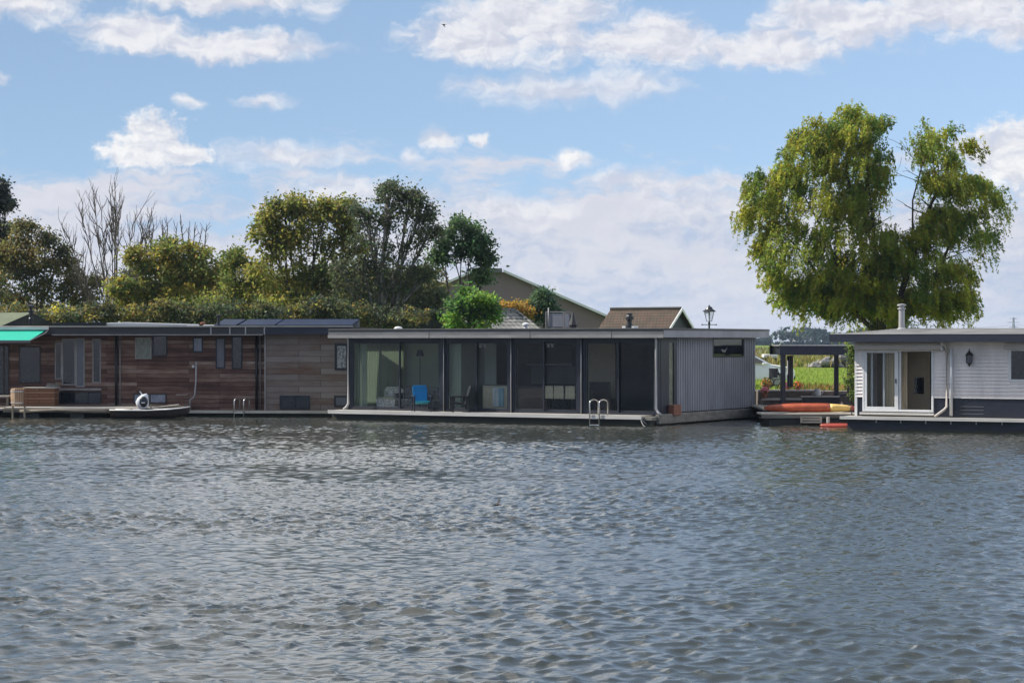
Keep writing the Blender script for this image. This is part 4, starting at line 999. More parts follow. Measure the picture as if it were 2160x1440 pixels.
def tree(name, label, cat, base_px, Y, lobes, cols, weights=None, leaf=.2, dens=9, per=26, cr=.42, depthf=.9, trunk_r=.22, bark='bark', limbs=True,
         group=None, aspect=.55, jit=.22, twigs=0, base_z=None, m='leaf'):
    """a tapered trunk, limbs to each lobe of the crown and leaves in clumps"""
    bz = GZ if base_z is None else base_z
    lobes = [(l[0], l[1]+3, l[2]-10 if l[2] > 25 else l[2], l[3]-10 if l[3] > 25 else l[3])+tuple(l[4:]) for l in lobes]
    if limbs and len(lobes) > 3 and name != 'climbing_plant':
        ext = []
        for l in lobes:
            for k in range(4):
                t = random.uniform(-.5, 3.6); q = random.uniform(.82, 1.1); f = random.uniform(.12, .26)
                ext.append((l[0]+l[2]*q*math.cos(t), l[1]-l[3]*q*math.sin(t), l[2]*f, l[3]*f*1.2, random.uniform(-.6, .6)))
    else: ext = []
    bx = (base_px-1080)/FPX*Y; e = empty(name, (bx, Y, bz), 0, label, cat, group)
    org = np.array([bx, Y, bz])
    nl = len(lobes); cc, lob = clumps(list(lobes)+ext, Y, depthf, dens); lob = np.where(lob >= nl, (lob-nl)//4, lob); cc -= org
    n = len(cc)
    trunk_r *= .62; tone = pal(cols, len(lobes)*3, weights)*1.6
    ct = tone[lob*3+RNG.integers(0, 3, n)]*RNG.uniform(.75, 1.3, (n, 1))
    per = int(per*1.7); cnt = RNG.integers(int(per*.5), int(per*1.5)+1, n); idx = np.repeat(np.arange(n), cnt); N_ = len(idx)
    off = RNG.normal(size=(N_, 3))*np.array([1, 1, .75])*(cr*RNG.uniform(.6, 1.3, n)[idx])[:, None]*.6
    pos = cc[idx]+off
    ok = pos[:, 2] > .15; pos, idx, off = pos[ok], idx[ok], off[ok]; N_ = len(pos)
    ax = unit(rdir(N_)*.8+unit(off+1e-6)*.8+np.array([0, 0, -.25])); s = unit(np.cross(ax, rdir(N_)))
    ln = leaf*.9*RNG.uniform(.6, 1.4, N_); t = ct[idx]*RNG.uniform(1-jit, 1+jit, (N_, 3))
    tr = MB(); top = None
    hs = [(np.array(P(l[0], l[1], Y))-org) for l in lobes]
    hmin = min(max(h[2]*.55, .4) for h in hs)
    fork = Vector((float(np.mean([h[0] for h in hs]))*.35, 0, hmin*.8))
    tr.tube([(0, 0, -.3), tuple(fork*.5+Vector((random.uniform(-.1, .1), 0, 0))), tuple(fork)], [trunk_r*1.25, trunk_r, trunk_r*.85], 9)
    if limbs:
        for l, h in zip(lobes, hs):
            h = Vector(h); mid = fork.lerp(h, .5)+Vector((random.uniform(-.4, .4), random.uniform(-.5, .5), random.uniform(-.1, .5)))
            tr.tube([tuple(fork), tuple(mid), tuple(h), tuple(h+Vector((random.uniform(-.3, .3), 0, l[3]/FPX*Y*.5)))], [trunk_r*.6, trunk_r*.36, trunk_r*.2, .015], 6)
            for k in range(4+twigs):
                q = Vector(cc[RNG.choice(np.where(lob == lobes.index(l))[0])]); tr.tube([tuple(mid.lerp(h, random.uniform(.1, .9))), tuple(h.lerp(q, .5)+Vector((0, 0, random.uniform(-.2, .2)))), tuple(q)], [trunk_r*.16, trunk_r*.1, .012], 5, cap=False)
    tr.build('trunk', M[bark], e, smooth=True)
    foliage('crown', pos, ax, s, ln, ln*aspect, t, M[m], e)
    return e

OL = [(.085, .085, .02), (.065, .075, .018), (.12, .10, .018), (.05, .06, .02)]
YG = [(.115, .11, .02), (.07, .085, .02), (.15, .122, .02), (.05, .068, .02)]
DK = [(.03, .042, .022), (.045, .05, .028), (.04, .05, .02)]
# left edge
tree('conifer', 'tall dark conifer cut off by the left edge of the picture', 'tree', -16, 128,
     [(-8, 425, 26, 38), (-2, 402, 16, 26), (-14, 480, 34, 40), (0, 500, 26, 34), (-20, 550, 60, 50), (8, 428, 14, 10), (-40, 610, 60, 60)], [(.018, .024, .02), (.028, .032, .024)], leaf=.22, dens=22, per=24, cr=.4, trunk_r=.2)
tree('tree', 'olive and russet leafed tree at the left behind the green roofed shed', 'tree', 62, 120,
     [(60, 540, 70, 58), (112, 585, 62, 52), (25, 600, 66, 70), (58, 492, 34, 24), (150, 610, 36, 36), (90, 640, 70, 34), (20, 530, 45, 36), (95, 505, 12, 10), (130, 545, 26, 22), (180, 640, 40, 30), (200, 600, 14, 14)],
     [(.085, .07, .022), (.06, .058, .02), (.1, .085, .028), (.045, .05, .02)], leaf=.2, dens=10, per=24)
# bare tree
def bare_tree():
    Y = 118; bx = (244-1080)/FPX*Y; e = empty('dead_tree', (bx, Y, GZ), 0, 'bare tree whose thin leafless branches fan out against the cloud', 'tree')
    random.seed(21)
    t = MB(); t.tube([(0, 0, -.3), (.05, 0, 1.0), (0, 0, 1.9)], [.2, .16, .13], 8); t.build('trunk', M['bark_dead'], e, smooth=True)
    br = MB()
    tips = [(152, 500), (168, 450), (190, 425), (212, 440), (228, 415), (246, 418), (262, 445), (278, 470), (300, 500), (322, 450), (205, 520), (180, 560), (290, 540), (172, 590), (236, 470), (318, 520)]
    for (tx, ty) in tips:
        tip = P(tx, ty, Y)-Vector((bx, Y, GZ)); tip.y = random.uniform(-1.6, 1.6)
        o = Vector((0, 0, random.uniform(.9, 1.9)))
        m1 = o.lerp(tip, .33)+Vector((tip.x*.02, random.uniform(-.2, .2), -.05)); m2 = o.lerp(tip, .68)+Vector((tip.x*.06+random.uniform(-.12, .12), 0, -.1))
        pts = [o, m1, m2, o.lerp(tip, .86)+Vector((random.uniform(-.08, .08), 0, 0)), tip]
        br.tube(pts, [.06, .042, .028, .018, .008], 5, cap=False)
        for k in range(13):
            s = random.choice((1, 2, 2, 3)); q0 = pts[s].lerp(pts[s+1], random.random()); d = (tip-o).normalized()
            branch(br, q0, d+Vector((random.gauss(0, .4), random.gauss(0, .4), random.gauss(0.1, .2))), .026, random.uniform(.5, 1.3), 1, .45, .25)
    br.build('branches', M['bark_dead'], e)
bare_tree()
tree('tree', 'bushy yellowing tree with bare twigs above its crown, middle of the left group', 'tree', 390, 113,
     [(372, 585, 70, 54), (300, 605, 42, 50), (432, 572, 58, 50), (336, 560, 44, 36), (420, 625, 110, 40), (310, 648, 60, 30), (380, 530, 60, 26), (470, 590, 40, 50), (345, 520, 16, 14), (275, 640, 30, 34), (250, 610, 16, 20), (290, 545, 16, 20)],
     YG, leaf=.2, dens=12, per=26)
def twig_top():
    Y = 113.5; e = bpy.data.objects[[o.name for o in bpy.data.objects if o.name.startswith('tree') and 'yellowing tree with bare twigs' in o.get('label', '')][0]]
    org = Vector(e.location); br = MB()
    for (tx, ty) in ((320, 452), (342, 462), (350, 455), (380, 450), (374, 470), (412, 470), (436, 472), (425, 480), (300, 470), (398, 478)):
        tip = P(tx, ty, Y)-org; o = P(tx+random.uniform(-12, 12)+(380-tx)*.3, 590, Y)-org; m1 = o.lerp(tip, .5)+Vector((random.uniform(-.15, .15), 0, 0))
        br.tube([o, m1, o.lerp(tip, .8)+Vector((random.uniform(-.08, .08), 0, 0)), tip], [.05, .038, .024, .01], 5, cap=False)
        for k in range(5): branch(br, m1.lerp(tip, random.random()*.8), Vector((random.gauss(0, .5), random.gauss(0, .3), 1)), .018, random.uniform(.3, .7), 0)
    br.build('bare_twigs', M['bark_dead'], e)
twig_top()
tree('tree', 'round yellow green bush between the yellowing tree and the tall leafy tree', 'tree', 515, 110,
     [(505, 585, 52, 52), (470, 640, 60, 40), (540, 620, 56, 56), (520, 655, 80, 30), (490, 548, 20, 16)], [(.085, .1, .02), (.12, .12, .02), (.06, .075, .018)], leaf=.19, dens=12, per=26)
tree('tree', 'tall leafy tree with golden green top, left of the grey twiggy tree', 'tree', 640, 108,
     [(600, 485, 56, 56), (662, 482, 64, 52), (590, 560, 66, 60), (685, 565, 66, 70), (610, 640, 90, 46), (598, 438, 22, 26), (630, 440, 18, 24), (560, 500, 24, 40), (722, 470, 26, 26), (728, 440, 16, 14), (700, 640, 60, 50), (745, 520, 24, 50), (565, 470, 18, 18), (690, 440, 14, 16)],
     [(.1, .1, .018), (.075, .085, .018), (.125, .115, .02), (.055, .068, .02)], leaf=.2, dens=12, per=24)
tree('tree', 'tall grey twiggy tree thin of leaves with pale bare limbs', 'tree', 800, 106,
     [(826, 425, 34, 34), (852, 470, 54, 50), (790, 500, 50, 60), (900, 495, 32, 50), (842, 555, 70, 50), (775, 600, 54, 60), (885, 600, 42, 56), (820, 395, 12, 14), (768, 446, 20, 26), (890, 440, 22, 30), (865, 420, 26, 26), (800, 650, 90, 34), (900, 650, 30, 30), (770, 668, 60, 30), (840, 668, 60, 26), (735, 600, 40, 60), (720, 660, 40, 30), (915, 640, 30, 40)],
     DK, leaf=.17, dens=9, per=19, cr=.4, trunk_r=.3, bark='bark_grey', twigs=5)
tree('tree', 'dark green tree with a rounded top and bare lower stems, before the barn', 'tree', 972, 111,
     [(976, 484, 40, 30), (1004, 512, 24, 28), (950, 508, 26, 28), (1020, 530, 14, 18), (938, 545, 18, 16), (985, 530, 22, 12), (1026, 548, 9, 8), (1016, 582, 8, 7)],
     [(.025, .05, .022), (.035, .06, .02)], leaf=.2, dens=14, per=26, trunk_r=.16)
tree('shrub', 'bright green leafy shrub standing before the tiled roof', 'shrub', 990, 99.5,
     [(978, 655, 24, 26), (960, 682, 18, 16), (1022, 664, 19, 26), (986, 624, 12, 16), (1018, 634, 12, 12), (1000, 690, 38, 18), (970, 640, 12, 12), (1034, 650, 9, 10)], [(.045, .095, .014), (.075, .125, .016), (.03, .065, .014)], leaf=.2, dens=11, per=16, cr=.34, trunk_r=.06)
tree('shrub', 'small orange brown shrub above the tiled ridge, before the barn', 'shrub', 1085, 121,
     [(1086, 645, 22, 16), (1066, 656, 16, 9), (1102, 655, 16, 12), (1085, 665, 30, 16)], [(.17, .1, .014), (.12, .09, .016)], leaf=.17, dens=26, per=22, cr=.3, trunk_r=.06)
tree('shrub', 'dark blue green conical shrub right of the orange shrub', 'shrub', 1145, 122,
     [(1142, 640, 26, 22), (1128, 650, 16, 26), (1160, 655, 18, 22), (1145, 625, 14, 12), (1145, 670, 34, 24)], [(.025, .05, .03), (.04, .07, .025)], leaf=.16, dens=26, per=24, cr=.3, trunk_r=.08)
tree('shrub', 'low bright yellow shrub above the dark raised roof, left', 'shrub', 130, 104,
     [(128, 660, 26, 16), (150, 668, 24, 12), (108, 668, 14, 10)], [(.26, .2, .012), (.17, .17, .02)], leaf=.15, dens=30, per=24, cr=.26, trunk_r=.05)
tree('shrub', 'low olive green shrub right of the yellow shrub', 'shrub', 210, 104,
     [(190, 666, 28, 12), (232, 664, 30, 15), (270, 668, 34, 13)], [(.15, .15, .02), (.1, .11, .02)], leaf=.15, dens=30, per=24, cr=.26, trunk_r=.05)
hg = tree('hedge', 'dark hedge along the bank behind the brown houseboat', 'hedge', 420, 103.5,
     [(x+random.uniform(-14, 14), 676+random.uniform(-30, 12), random.uniform(24, 60), random.uniform(16, 46)) for x in range(-60, 880, 30)], [(.035, .045, .02), (.06, .06, .018), (.1, .085, .018), (.028, .038, .022)], leaf=.17, dens=22, per=22, cr=.32, trunk_r=.06, limbs=False)

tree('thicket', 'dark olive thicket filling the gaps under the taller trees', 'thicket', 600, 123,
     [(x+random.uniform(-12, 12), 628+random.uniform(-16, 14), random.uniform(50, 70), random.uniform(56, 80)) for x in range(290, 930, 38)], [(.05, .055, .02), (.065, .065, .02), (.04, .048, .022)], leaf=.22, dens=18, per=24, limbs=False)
# ---- willow
def willow():
    Y = 100; bx = (1868-1080)/FPX*Y; e = empty('willow_tree', (bx, Y, GZ), 0, 'big golden green willow with drooping sprays behind the white houseboat', 'tree'); org = np.array([bx, Y, GZ])
    lobes = [(1785, 292, 74, 62), (1728, 296, 50, 42), (1690, 285, 26, 26), (1812, 262, 50, 34), (1770, 360, 110, 80), (1700, 350, 56, 60), (1640, 440, 72, 76), (1605, 398, 32, 34), (1722, 450, 104, 92), (1846, 415, 58, 88), (1868, 350, 22, 40), (1600, 480, 42, 52),
             (1682, 545, 84, 74), (1790, 540, 96, 100), (1735, 615, 76, 56), (1848, 520, 44, 60), (1942, 305, 40, 42), (2002, 325, 50, 52), (1992, 392, 58, 60), (2034, 440, 70, 70), (2086, 442, 34, 54), (1975, 500, 54, 50), (2025, 520, 76, 66),
             (1885, 590, 60, 50), (1920, 640, 110, 60), (2008, 625, 44, 56), (1840, 640, 100, 56), (1945, 560, 90, 60), (1660, 590, 40, 46), (1700, 640, 36, 30), (1800, 665, 60, 30), (1990, 665, 50, 30), (1800, 600, 80, 60), (1740, 655, 80, 36), (1830, 668, 80, 30), (1900, 670, 90, 30), (1985, 655, 66, 40), (1690, 640, 46, 40)]
    cols = 1.02*np.array([(.21, .22, .024), (.16, .19, .026), (.24, .24, .02), (.10, .15, .022), (.19, .2, .02)])
    P0, T0, L0 = [], [], []
    for l in list(lobes):
        for k in range(5):
            t = random.uniform(-.4, 3.5); q = random.uniform(.72, .98); f = random.uniform(.22, .36)
            if l[2] > 30 and not (1868 < l[0]+l[2]*q*math.cos(t) < 1930 and l[1]-l[3]*q*math.sin(t) < 500): lobes.append((l[0]+l[2]*q*math.cos(t), l[1]-l[3]*q*math.sin(t), l[2]*f, l[2]*f*.8))
    for l in lobes:
        px, py, rx, ry = l; px = 1840+(px-1840)*.965; py = 470+(py-470)*.975; rx *= .93; c = np.array(P(px, py, Y))-org; dy = RNG.uniform(-1.4, 1.4); c[1] += dy
        r = np.array([rx, rx*.95, ry])/FPX*Y
        nb = int(8.4*r[0]*r[2])+3; d = rdir(nb); d[:, 2] = np.where(RNG.random(nb) < .75, np.abs(d[:, 2]), d[:, 2])
        q = RNG.uniform(.25, 1.0, nb)**.5; bc = c+d*q[:, None]*r; n = nb*9; bi = np.repeat(np.arange(nb), 9)
        p = bc[bi]+RNG.normal(size=(n, 3))*np.array([.2, .2, .13]); P0.append(p)
        tn = cols[RNG.choice(5, p=[.3, .25, .15, .15, .15])]*RNG.uniform(.85, 1.1)
        # several sprays of one bough share a tone
        tt = (np.where(RNG.random((nb, 1)) < .6, tn, cols[RNG.integers(0, 5, nb)])*RNG.uniform(.75, 1.25, (nb, 1)))[bi]; T0.append(tt); L0.append(np.full(n, min(1.0, ry/FPX*Y*.8)))
    P0, T0, L0 = np.vstack(P0), np.vstack(T0), np.concatenate(L0); n = len(P0)
    out = unit(np.stack([P0[:, 0], P0[:, 1]], 1)+RNG.normal(0, 1.2, (n, 2)))
    ln = RNG.uniform(.22, .8, n)*np.clip(L0, .35, 1)*1.1
    low = P0[:, 2] < 3.2; ln = np.where(low, ln*1.5, ln); ln = np.where(RNG.random(n) < .12, ln*1.9, ln)
    K = 21; t = np.linspace(0, 1, K)
    s = t[None, :]*ln[:, None]
    x = P0[:, 0:1]+out[:, 0:1]*(.42*np.sqrt(s*.6))+RNG.normal(0, .035, (n, K)); y = P0[:, 1:2]+out[:, 1:2]*(.42*np.sqrt(s*.6))+RNG.normal(0, .035, (n, K))
    z = P0[:, 2:3]+.18*np.sin(np.clip(t, 0, .4)/.4*math.pi)[None, :]-s*.92+RNG.normal(0, .03, (n, K))
    pos = np.stack([x, y, z], -1).reshape(-1, 3); idx = np.repeat(np.arange(n), K)
    ok = pos[:, 2] > .3; pos, idx = pos[ok], idx[ok]; m_ = len(pos)
    ax = unit(RNG.normal(0, .6, (m_, 3))+np.stack([out[idx, 0]*.45, out[idx, 1]*.45, np.full(m_, -.65)], 1)); sd_ = unit(np.cross(ax, rdir(m_)))
    ll = RNG.uniform(.10, .2, m_); tt = T0[idx]*RNG.uniform(.8, 1.25, (m_, 3))*np.array([1, 1, 1])
    foliage('crown', pos, ax, sd_, ll, ll*.36, tt, M['leaf_willow'], e)
    tr = MB(); tr.tube([(0, 0, -.3), (-.1, 0, 1.2), (0, 0, 2.2)], [.6, .45, .35], 12)
    for (tx, ty, tr_) in ((1780, 330, .34), (1700, 420, .22), (1640, 480, .18), (1830, 380, .25), (1985, 380, .3), (2050, 450, .2), (1950, 330, .14), (1720, 560, .2), (2000, 560, .2)):
        tip = P(tx, ty, Y)-Vector(org); o = Vector((0, 0, 2.0)); m1 = o.lerp(tip, .45)+Vector((tip.x*.1, random.uniform(-.4, .4), .2))
        if tx in (1985, 1950): m1 = P(1925, 545, Y)-Vector(org)
        tr_ *= .55; tr.tube([o, m1, o.lerp(tip, .75)+Vector((random.uniform(-.1, .1), 0, .1)), tip], [tr_, tr_*.75, tr_*.5, .03], 8)
        for k in range(10): branch(tr, m1.lerp(tip, random.random()), Vector((random.gauss(0, .8), random.gauss(0, .6), .6)), tr_*.22, random.uniform(.6, 1.4), 1, .6, 0)
    tr.build('trunk', M['bark'], e, smooth=True)
willow()

# climbing plant at the end of the white houseboat
tree('climbing_plant', 'leafy climbing plant up the end of the white houseboat, beside the pergola', 'plant', 1797, 76.5,
     [(1797, 750, 7, 14), (1800, 780, 7, 18), (1796, 800, 8, 16), (1801, 825, 7, 18), (1798, 735, 9, 9)], [(.05, .075, .015), (.09, .12, .02)], leaf=.09, dens=150, per=22, cr=.12, trunk_r=.03, base_z=.45, limbs=True)

# far wood beyond the fields
def far_wood():
    Y = 1120; n = 620; x = RNG.uniform(-420, 620, n); d = RNG.uniform(-25, 45, n)
    h = 5.2+2.0*np.sin(x*.045)+1.6*np.sin(x*.13+1)+RNG.uniform(-1.4, 1.8, n)
    cs, tn = [], []
    for i in range(n):
        k = 60; dd = rdir(k); dd[:, 2] = np.abs(dd[:, 2])**.8; r = h[i]*.55
        cs.append(np.array([x[i], Y+d[i], GZ+h[i]*.42])+dd*np.array([r*1.15, r, h[i]*.62])); tn.append(np.tile(np.array([(.016, .03, .026), (.022, .038, .028), (.014, .028, .03)])[i % 3], (k, 1)))
        k2 = 22; q = RNG.uniform(-1, 1, (k2, 3)); cs.append(np.array([x[i], Y+d[i]-r*.6, GZ+.9])+q*np.array([r, 1, .9])); tn.append(np.tile((.014, .026, .024), (k2, 1)))
    c = np.vstack(cs); t = np.vstack(tn); k = len(c); ax = rdir(k); s = unit(np.cross(ax, rdir(k)))
    o = foliage('far_woods', c, ax, s, RNG.uniform(1.6, 3.2, k), RNG.uniform(1.2, 2.2, k), t*RNG.uniform(.8, 1.2, (k, 1)), M['leaf'])
    setp(o, 'dark wood far away across the fields', 'woodland', None, 'stuff')
far_wood()
# weeds and rough grass
def weeds(name, n, fx, fy, hmin, hmax, cols, label, cat, wd_=.05):
    x, y = fx(n), fy(n); h = RNG.uniform(hmin, hmax, n); c = np.stack([x, y, GZ+h*.45], 1)
    ax = unit(np.stack([RNG.normal(0, .35, n), RNG.normal(0, .35, n), np.ones(n)], 1)); s = unit(np.cross(ax, rdir(n)))
    t = pal(cols, n)*RNG.uniform(.7, 1.25, (n, 1))
    o = foliage(name, c, ax, s, h, h*RNG.uniform(wd_, wd_*2.6, n), t, M['leaf']); setp(o, label, cat, None, 'stuff')
rows = lambda a, b_: (lambda n: RNG.uniform(a, b_, n))
def patchy(y0, y1):
    def f(n):
        k = RNG.uniform(y0, y1, 60); return k[RNG.integers(0, 60, n)]+RNG.normal(0, 2.2, n)
    return f
weeds('weeds', 9000, rows(8, 48), patchy(168, 190), .35, 1.15, [(.16, .15, .03), (.1, .13, .02), (.2, .15, .045), (.08, .1, .02), (.22, .19, .06)], 'rough yellow and green weeds along the far edge of the meadow', 'weeds', .12)
weeds('grass', 26000, rows(10, 34), lambda n: 88+RNG.uniform(0, 1, n)**1.6*70, .06, .2, [(.15, .23, .022), (.12, .19, .02), (.2, .25, .03)], 'short green grass of the meadow', 'grass', .12)
weeds('field_weeds', 5000, rows(20, 90), patchy(255, 420), .4, 1.3, [(.14, .14, .035), (.17, .16, .06), (.1, .12, .03), (.12, .09, .04)], 'thin straw coloured weeds on the far field', 'weeds', .25)
weeds('bank_weeds', 2200, rows(11, 24), lambda n: 89.0+RNG.normal(0, .8, n), .1, .4, [(.16, .13, .03), (.1, .12, .02), (.2, .1, .03)], 'dry weeds on top of the quay', 'weeds', .12)
# rubble heap
rbm = MB()
for k in range(150):
    xx, yy = RNG.uniform(23, 29), RNG.uniform(166, 169); zz = GZ+max(.1, 1.15-abs(xx-26)*.32)*RNG.random()
    s = RNG.uniform(.15, .42); rbm.ball((xx, yy, zz), s, s*.8, s*.7, 6, 4)
setp(rbm.build('rubble', mat('rubble_stone', (.25, .24, .235), .9, .6, (2, 2, 2), .5)), 'grey rubble heaped at the back of the meadow', 'rubble', None, 'stuff')

# ================================================================ buildings behind
# big barn
Y = 142
bn = empty('barn', (P(1030, 0, Y).x, Y, 0), 0, 'big taupe barn with white edged sloping roof behind the trees', 'barn')
def bp(px, py): q = P(px, py, Y); return (q.x-bn.location.x, q.z)
pk0, pk1, er = bp(1000, 574), bp(1062, 574), bp(1392, 718); el_ = (2*bp(1030, 0)[0]-er[0], er[1])
MB().prism([(el_[0]+.2, GZ), (er[0]-.2, GZ), (er[0]-.2, er[1]), pk1, pk0, (el_[0]+.2, el_[1])], 0, 30, 'y').build('gable_wall', M['taupe'], bn)
def slope(p, q, nm='roof'):
    t = .12; return MB().prism([p, q, (q[0], q[1]+t), (p[0], p[1]+t)], -.35, 30.4, 'y').build(nm, M['roof_felt'], bn)
slope(pk1, er); slope(el_, pk0); 
MB().prism([pk1, er, (er[0], er[1]+.16), (pk1[0], pk1[1]+.16)], -.42, -.36, 'y').build('verge_board', M['white_trim'], bn)
MB().prism([el_, pk0, (pk0[0], pk0[1]+.16), (el_[0], el_[1]+.16)], -.42, -.36, 'y').build('verge_board', M['white_trim'], bn)
MB().box(pk0[0]-.1, pk1[0]-.1, -.45, 30.4, pk0[1]-.02, pk0[1]+.24).build('ridge_vent', M['fascia_grey'], bn)
MB().box(-2.6, 2.6, -.05, -.003, GZ, GZ+3.4).build('barn_door', M['side_grey'], bn)

def tile_mat(name, cols, row=.3, w=.25):
    m, nt, b_ = nodes_of(name)
    tc = N(nt, 'ShaderNodeTexCoord'); sp = N(nt, 'ShaderNodeSeparateXYZ'); nt.links.new(tc.outputs['Object'], sp.inputs[0])
    cb = N(nt, 'ShaderNodeCombineXYZ'); ad = N(nt, 'ShaderNodeMath', operation='ADD'); nt.links.new(sp.outputs['X'], ad.inputs[0]); nt.links.new(sp.outputs['Y'], ad.inputs[1])
    nt.links.new(ad.outputs[0], cb.inputs['X']); nt.links.new(sp.outputs['Z'], cb.inputs['Y'])
    br = N(nt, 'ShaderNodeTexBrick'); br.offset = .5; br.inputs['Scale'].default_value = 1; br.inputs['Brick Width'].default_value = w; br.inputs['Row Height'].default_value = row*.55
    br.inputs['Mortar Size'].default_value = .02; br.inputs['Mortar Smooth'].default_value = .4; br.inputs['Color1'].default_value = (*cols[0], 1); br.inputs['Color2'].default_value = (*cols[1], 1); br.inputs['Mortar'].default_value = (*cols[2], 1)
    nt.links.new(cb.outputs[0], br.inputs['Vector'])
    nz = N(nt, 'ShaderNodeTexNoise'); nz.inputs['Scale'].default_value = 1.5; nz.inputs['Detail'].default_value = 6; nt.links.new(tc.outputs['Object'], nz.inputs['Vector'])
    mx = N(nt, 'ShaderNodeMix', data_type='RGBA', blend_type='MULTIPLY'); mx.inputs['Factor'].default_value = .8
    nt.links.new(br.outputs['Color'], mx.inputs['A']); nt.links.new(ramp(nt, nz.outputs['Fac'], [(.35, (.45, .5, .45)), (.65, (1.0, 1.0, 1.0))]), mx.inputs['B'])
    nt.links.new(mx.outputs['Result'], b_.inputs['Base Color']); b_.inputs['Roughness'].default_value = .75
    bm_ = N(nt, 'ShaderNodeBump'); bm_.inputs['Distance'].default_value = .04; bm_.inputs['Strength'].default_value = .9; bm_.invert = True
    nt.links.new(br.outputs['Fac'], bm_.inputs['Height']); nt.links.new(bm_.outputs['Normal'], b_.inputs['Normal'])
    return m
M['tile_grey'] = tile_mat('grey_roof_tiles', [(.3, .29, .275), (.38, .36, .34), (.05, .05, .05)])
M['tile_brown'] = tile_mat('mossy_brown_tiles', [(.105, .05, .028), (.085, .06, .03), (.035, .02, .012)], .28, .22)

# grey tiled bungalow
Y = 110
hb = empty('bungalow', (P(990, 0, Y).x, Y, 0), 0, 'low house with a grey tiled hipped roof and a small front gable', 'house')
def hp(px, py): q = P(px, py, Y); return (q.x-hb.location.x, q.z)
rl, rr_ = hp(925, 651), hp(1088, 655); zr = rr_[1]; ze = zr-1.75; er_x = hp(1176, 0)[0]; elx = hp(842, 0)[0]
MB().box(elx+.5, er_x-.5, -2.6, 2.6, GZ, ze+.02).build('wall', M['dark_gable'], hb)
rf = MB()
rf.poly([(elx+.3, -3, ze), (er_x, -3, ze), (rr_[0], 0, zr), (rl[0]-.2, 0, zr)]); rf.poly([(er_x, 3, ze), (elx+.3, 3, ze), (rl[0]-.2, 0, zr), (rr_[0], 0, zr)]); rf.poly([(er_x, -3, ze), (er_x, 3, ze), (rr_[0], 0, zr)]); rf.poly([(elx+.3, 3, ze), (elx+.3, -3, ze), (rl[0]-.2, 0, zr)])
rf.poly([(elx+.3, -3, ze-.01), (elx+.3, 3, ze-.01), (er_x, 3, ze-.01), (er_x, -3, ze-.01)])
rf.build('roof', M['tile_grey'], hb)
MB().tube([(rl[0]-.2, 0, zr+.02), (rr_[0], 0, zr+.02)], .1, 8).build('ridge_tiles', M['tile_grey'], hb)
MB().tube([(rr_[0], 0, zr+.0), (er_x, -3, ze+.02)], .08, 8).build('ridge_tiles', M['tile_grey'], hb)
gx, gz = hp(925, 655); gl = hp(838, 693); w_ = gx-gl[0]; dz_ = gz-gl[1]
k_ = 1.25; gA, gB = (gx-w_*k_, gz-dz_*k_), (gx+w_*k_, gz-dz_*k_)
t = .16
MB().prism([gA, (gx, gz), (gx, gz-t*1.1), (gA[0]+.25, gA[1])], -4.2, -.0, 'y').build('gable_roof', M['tile_grey'], hb)
MB().prism([(gx, gz), gB, (gB[0]-.25, gB[1]), (gx, gz-t*1.1)], -4.2, -.0, 'y').build('gable_roof', M['tile_grey'], hb)
for a_, b2 in ((gA, (gx, gz)), ((gx, gz), gB)):
    MB().beam((a_[0], -4.25, a_[1]-.03), (b2[0], -4.25, b2[1]-.03), .06, .15).build('verge_board', M['timber_grey'], hb)
MB().prism([(gA[0]+.5, GZ), (gB[0]-.5, GZ), (gB[0]-.5, gB[1]+.15), (gx, gz-.25), (gA[0]+.5, gA[1]+.15)], -3.6, -2.61, 'y').build('gable_wall', M['dark_gable'], hb)
win_ = MB().box(gx-.5, gx+.5, -3.64, -3.605, GZ+.9, GZ+2.0).build('window', M['frame_pale'], hb); MB().box(gx-.43, gx+.43, -3.66, -3.642, GZ+.97, GZ+1.93).build('pane', M['pane_dark'], win_)

# brown tiled cottage
Y = 126
cx, cz = P(1430, 651, Y).x, P(1430, 651, Y).z
ct = empty('cottage', (cx, Y, 0), R(-33), 'small house with mossy brown roof tiles and a dark gable edged white', 'house')
hw, dr_ = 2.35, 1.85; Lr = 4.5; zz0 = cz-dr_
for s, nm in ((-1, 'roof'), (1, 'roof')):
    MB().prism([(0, cz), (s*hw, zz0), (s*hw, zz0-.1), (0, cz-.12)], -Lr, .25, 'x').build(nm, M['tile_brown'], ct)
MB().prism([(-hw+.25, GZ), (hw-.25, GZ), (hw-.25, zz0+.05), (0, cz-.2), (-hw+.25, zz0+.05)], -Lr+.2, 0, 'x').build('gable_wall', M['dark_gable'], ct)
for s in (-1, 1): MB().prism([(0, cz+.06), (s*(hw+.05), zz0+.02), (s*(hw+.05), zz0-.16), (0, cz-.12)], .255, .31, 'x').build('verge_board', M['white_trim'], ct)
MB().tube([(-Lr, 0, cz+.02), (.2, 0, cz+.02)], .1, 8).build('ridge_tiles', M['roof_dark'], ct)
MB().box(-Lr, .2, -.02, .02, cz+.1, cz+.13).build('ridge_strip', M['white_trim'], ct)  # thin white strip along the top of the ridge
wi = MB().box(.005, .04, -.5, .5, GZ+.8, GZ+1.9).build('window', M['white_trim'], ct); MB().box(.042, .05, -.42, .42, GZ+.88, GZ+1.82).build('pane', M['pane_dark'], wi)

